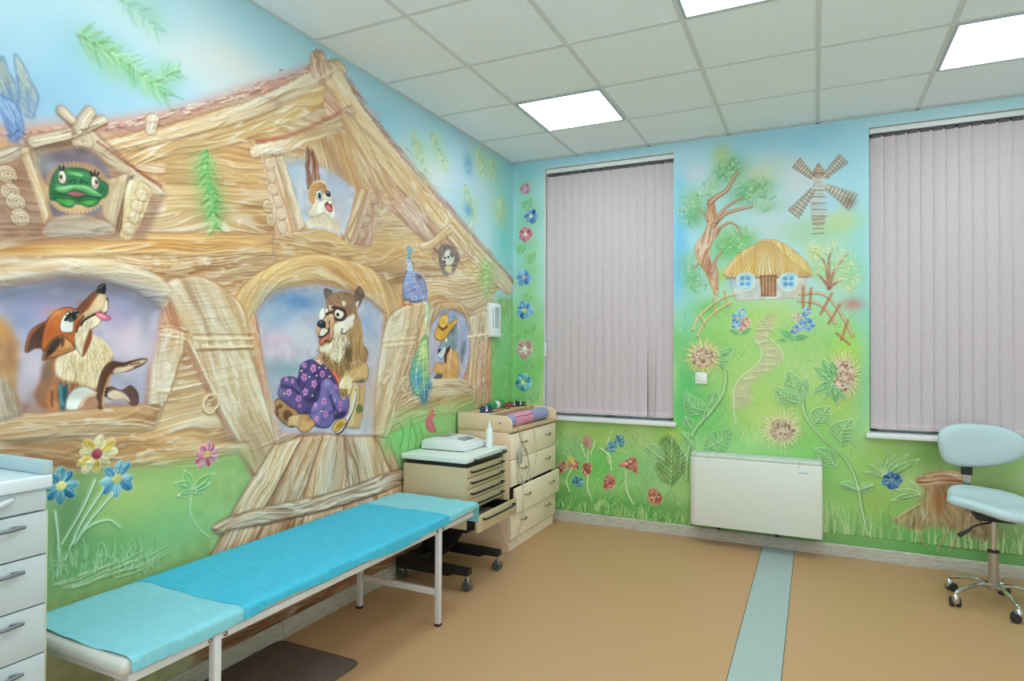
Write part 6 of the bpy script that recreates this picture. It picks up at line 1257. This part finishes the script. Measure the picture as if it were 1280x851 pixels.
# thin lead on the floor side of the dresser
wl = MB().tube([(.36, -1.0, .33), (.365, -1.0, .22), (.40, -.995, .12), (.45, -1.0, .03), (.455, -1.0, .004)], .0024, 6, 6).build('trailing_wire', M['cord'])
tag(wl, 'thin grey wire running down the dresser side to the floor', 'wire')

# ------------------------------------------------------------------ fan coil unit
RX0, RX1, RZ0, RZ1, RD = 1.528, 2.412, .140, .662, .185
rd = empty('fan_coil_heater', ((RX0 + RX1) / 2, 0, RZ0)); tag(rd, 'wide cream-white wall heater under the painted sunflowers between both windows', 'heater')
rcx = (RX0 + RX1) / 2
fp = []
for k in range(9):
    t = math.pi / 2 * k / 8; fp.append((RX0 + .055 - .055 * math.cos(t) - rcx, -RD + .055 - .055 * math.sin(t)))
for k in range(9):
    t = math.pi / 2 * k / 8; fp.append((RX1 - .012 + .012 * math.sin(t) - rcx, -RD + .012 - .012 * math.cos(t)))
fp = [(RX0 - rcx, -.006)] + fp + [(RX1 - rcx, -.006)]
MB().prism([(x, y, 0) for x, y in fp], (0, 0, RZ1 - RZ0 - .025), .008, 3).build('casing', M['radiator'], rd)
def ins(e): return [(x * (1 - e / .44), y + (e if y < -.1 else 0), RZ1 - RZ0 - .026) for x, y in fp]
MB().prism(ins(.003), (0, 0, .026), .008, 3).build('top_cover', M['radtop'], rd)
gl = MB()
for k in range(28):
    x = -.40 + .8 * k / 27; gl.box((x - .011, -.145, RZ1 - RZ0 - .002), (x + .011, -.05, RZ1 - RZ0 + .0022), .001)
gl.build('outlet_grille', M['radtop'], rd)
for x in (RX0 + .14, RX1 - .145):
    MB().box((x - rcx - .001, -RD - .0006, RZ1 - RZ0 - .055), (x - rcx + .001, -RD + .002, RZ1 - RZ0 - .002)).build('lid_seam', M['cord'] if x < 2 else M['rubber'], rd)
for x in (1.735, 2.125):
    MB().box((x - rcx - .013, -.15, -.024), (x - rcx + .013, -.11, .004), .002).build('foot', M['black'], rd)
MB().box((-.36, -.10, -.008), (.36, -.03, .002)).build('air_intake', M['black'], rd)
lg_ = MB()
for k, (x, h_) in enumerate([(-.030, .007), (-.021, .005), (-.013, .005), (-.005, .005), (.003, .005), (.011, .006), (.019, .007)]): lg_.box((x - .003, -RD - .0008, -h_ / 2), (x + .003, -RD + .001, h_ / 2))
lg_.move((RX1 - .112 - rcx, 0, RZ1 - RZ0 - .080)); lg_.build('logo', M['logo'], rd)

# ------------------------------------------------------------------ switch, wall box
sw = empty('wall_socket', (1.588, -.004, 1.207)); tag(sw, 'small white square wall socket below the painted sunflower by the window', 'socket')
MB().box((-.043, -.012, -.043), (.043, .0, .043), .004, 3).build('face_plate', M['switch'], sw)
MB().box((-.030, -.016, -.028), (.030, -.011, .028), .003, 2).build('rocker', M['switch'], sw)
k = MB()
for z in (-.016, .016): k.box((-.024, -.0166, z - .006), (-.019, -.0155, z + .006))
k.build('mark', M['greykey'], sw)
wb = empty('wall_dispenser', (.004, -.40, 1.655)); tag(wb, 'slim white wall-mounted box with grey grille on the painted house', 'wall box')
pts = [(0, -.138), (.040, -.138), (.046, -.125), (.038, -.10), (.036, .12), (.026, .136), (0, .138)]
MB().prism([(x, -.088, z) for x, z in pts], (0, .176, 0), .004).build('casing', M['device'], wb)
gl = MB()
for k in range(13): gl.box((.034, -.02, -.065 + k * .0135), (.0392, .055, -.0575 + k * .0135))
gl.build('grille', M['grille'], wb)
MB().box((.034, -.062, -.06), (.0388, -.045, .09), .001).build('slot', M['grille'], wb)

# ------------------------------------------------------------------ white cabinet at the left edge
CX1, CY1 = .50, -3.955
cab = empty('drawer_cabinet', (CX1 / 2, -4.55, 0)); tag(cab, 'white drawer cabinet with glossy worktop at the left edge of the picture', 'cabinet')
def LB(p): return (p[0] - CX1 / 2, p[1] + 4.55, p[2])
MB().box(LB((.022, -5.155, .08)), LB((CX1 - .020, CY1, 1.045)), .001).build('body', M['cabinet'], cab)
MB().box(LB((.04, -5.14, 0)), LB((CX1 - .06, CY1 - .02, .08))).build('plinth', M['handle'], cab)
MB().box(LB((CX1 - .0205, CY1 - .0015, .082)), LB((CX1 + .0005, CY1 + .0012, .985))).build('edge_band', M['cabedge'], cab)
tp = MB(); tp.box(LB((.02, -5.17, 1.045)), LB((CX1 + .012, CY1 + .008, 1.082)), .006, 3); tp.build('worktop', M['worktop'], cab)
sp = MB(); sp.box(LB((.02, CY1 - .016, 1.082)), LB((CX1 + .010, CY1 + .008, 1.118)), .003); sp.box(LB((.02, -5.17, 1.082)), LB((.04, CY1 - .016, 1.118)), .003)
sp.build('upstand', M['splash'], cab)
zl = [1.04, .985, .869, .737, .606, .475, .34, .21, .085]
for z1_, z0_ in zip(zl[1:], zl[2:]):
    d = MB().box(LB((CX1 - .019, -4.55, z0_ + .002)), LB((CX1, CY1 - .0015, z1_ - .002)), .0012).build('drawer', M['cabinet'], cab)
    hd = MB(); zc = z1_ - .030
    hd.tube([LB((CX1, -4.47, zc)), LB((CX1 + .020, -4.46, zc)), LB((CX1 + .020, -4.050, zc)), LB((CX1, -4.040, zc))], .005, 8, 3); hd.build('handle', M['handle'], d)
    d2 = MB().box(LB((CX1 - .019, -5.15, z0_ + .002)), LB((CX1, -4.553, z1_ - .002)), .0012).build('drawer', M['cabinet'], cab)
pn = MB(); pn.box(LB((CX1 - .019, -4.55, .988)), LB((CX1 - .002, CY1 - .0015, 1.043)), .002); pn.build('top_rail', M['cabinet'], cab)
hd = MB(); hd.tube([LB((CX1 - .004, -4.5, 1.012)), LB((CX1 + .022, -4.47, 1.010)), LB((CX1 + .026, -4.16, 1.014)), LB((CX1 + .012, -4.06, 1.026)), LB((CX1 - .004, -4.04, 1.03))], .0085, 8, 4)
hd.build('towel_bar', M['cabinet'], cab)

# ------------------------------------------------------------------ saddle stool
SX, SY = 3.268, -.570
st = empty('saddle_stool', (SX, SY, 0)); tag(st, 'white upholstered saddle stool with backrest on chrome caster base', 'stool')
def ang(a): return math.radians(a)
MB().cyl((0, 0, .085), (0, 0, .30), .026, .025, 24).build('outer_column', M['tubechrome'], st)
MB().cyl((0, 0, .29), (0, 0, .485), .014, seg=20).build('gas_lift', M['chrome'], st)
MB().lathe([(.029, .295), (.029, .306), (.016, .308)], seg=24).build('collar', M['rubber'], st)
for a in (141, 213, 285, 357, 69):
    ca, sa = math.cos(ang(a)), math.sin(ang(a))
    lg = MB(); lg.tube([(ca * r, sa * r, z) for r, z in ((.018, .105), (.08, .118), (.16, .104), (.225, .084), (.236, .066))], lambda t: .013 - .004 * t, 10, 5)
    lo = lg.build('base_leg', M['chrome'], st)
    hx, hy = ca * .236, sa * .236; tx, ty = math.cos(ang(a + 60)) * .012, math.sin(ang(a + 60)) * .012
    hb = MB(); hb.lathe([(.006, .02), (.019, .024), (.021, .045), (.016, .064), (.008, .072)], (hx, hy, 0), seg=18); hb.build('caster_hood', M['chrome'], lo)
    wh = MB()
    nx, ny = -math.sin(ang(a + 60)), math.cos(ang(a + 60))
    for s in (-1, 1):
        wh.lathe([(.006, -.009), (.022, -.009), (.0255, -.005), (.0255, .005), (.022, .009), (.006, .009)], (hx - tx + nx * s * .017, hy - ty + ny * s * .017, .0255), (nx, ny, 0), 22)
    wh.build('caster_wheel', M['rubber'], lo)
# seat: saddle, higher at both wings, dipping at the front
rows = []; NA, NB = 48, 12
def seat_z(x, y):
    return .578 + .030 * math.tanh((-x) * 6) * (x < 0) + .10 * max(0, -x - .03) * 0 + .055 * max(0., y) / .2 - .020 * max(0., x) / .2 - .35 * min(0., y + .02) * min(0., y + .02)
SEAT = [(.235, .02), (.215, .10), (.15, .17), (.05, .195), (-.06, .185), (-.16, .15), (-.20, .09), (-.212, .02), (-.225, -.045), (-.20, -.085), (-.14, -.115), (-.06, -.165), (.04, -.20), (.14, -.185), (.215, -.115)]
ol = crom(np.array(SEAT), 5, True)
sb = bmesh.new(); ringsv = []
levels = [(.30, 0), (.6, 0), (.85, -.001), (.95, -.008), (1.0, -.024), (.985, -.044), (.90, -.056), (.6, -.06)]
for sc_, dz in levels:
    ringsv.append([sb.verts.new((x * sc_, y * sc_, seat_z(x * sc_, y * sc_) + dz * 1.0)) for x, y in ol])
for a_, b_ in zip(ringsv, ringsv[1:]):
    n_ = len(a_)
    for k in range(n_): sb.faces.new((a_[k], a_[(k + 1) % n_], b_[(k + 1) % n_], b_[k]))
sb.faces.new(ringsv[0]); sb.faces.new(list(reversed(ringsv[-1])))
m_ = MB(); m_.bm.free(); m_.bm = sb; m_.build('seat', M['vinyl'], st, 80)
MB().box((-.09, -.08, .478), (.09, .08, .518), .01).build('seat_plate', M['rubber'], st)
lv = MB(); lv.tube([(-.02, -.05, .47), (-.10, -.10, .455), (-.15, -.13, .425)], .005, 8, 4); l_ = lv.build('height_lever', M['rubber'], st)
MB().tube([(-.125, -.115, .437), (-.155, -.133, .420), (-.185, -.150, .405)], lambda t: .008 + .005 * t, 10, 4).build('lever_grip', M['rubber'], l_)
# backrest on a flat bar behind the seat
bx, by = -.075, .245
bar = MB(); bar.prism([(bx - .02, .10, .470), (bx - .02, .21, .475), (bx - .02, by + .02, .52), (bx - .02, by + .03, .84), (bx - .02, by + .022, .84), (bx - .02, by + .010, .53), (bx - .02, .20, .485), (bx - .02, .10, .48)], (.04, 0, 0))
bb = bar.build('back_bar', M['chrome'], st)
MB().box((bx - .027, by + .004, .675), (bx + .027, by + .036, .75), .004).build('bar_sleeve', M['rubber'], st)
outl = crom(np.array([(-.225, .03), (-.205, .09), (-.13, .120), (.0, .125), (.12, .112), (.20, .075), (.232, .015), (.20, -.045), (.12, -.085), (.0, -.108), (-.12, -.108), (-.195, -.075)]), 5, True)
bk = bmesh.new(); rg = []
for sc_, dy in [(.4, -.036), (.75, -.034), (.92, -.026), (1.0, 0.0), (.94, .022), (.7, .028), (.4, .028)]:
    rg.append([bk.verts.new((x * sc_, dy + (x * sc_) ** 2 * -.9, z * sc_ * 1.10)) for x, z in outl])
for a_, b_ in zip(rg, rg[1:]):
    n_ = len(a_)
    for k in range(n_): bk.faces.new((a_[k], a_[(k + 1) % n_], b_[(k + 1) % n_], b_[k]))
bk.faces.new(rg[0]); bk.faces.new(list(reversed(rg[-1])))
m_ = MB(); m_.bm.free(); m_.bm = bk; m_.rot(.12, 'Z'); m_.move((bx + .055, by - .01, .850)); m_.build('backrest', M['vinyl'], st, 80)
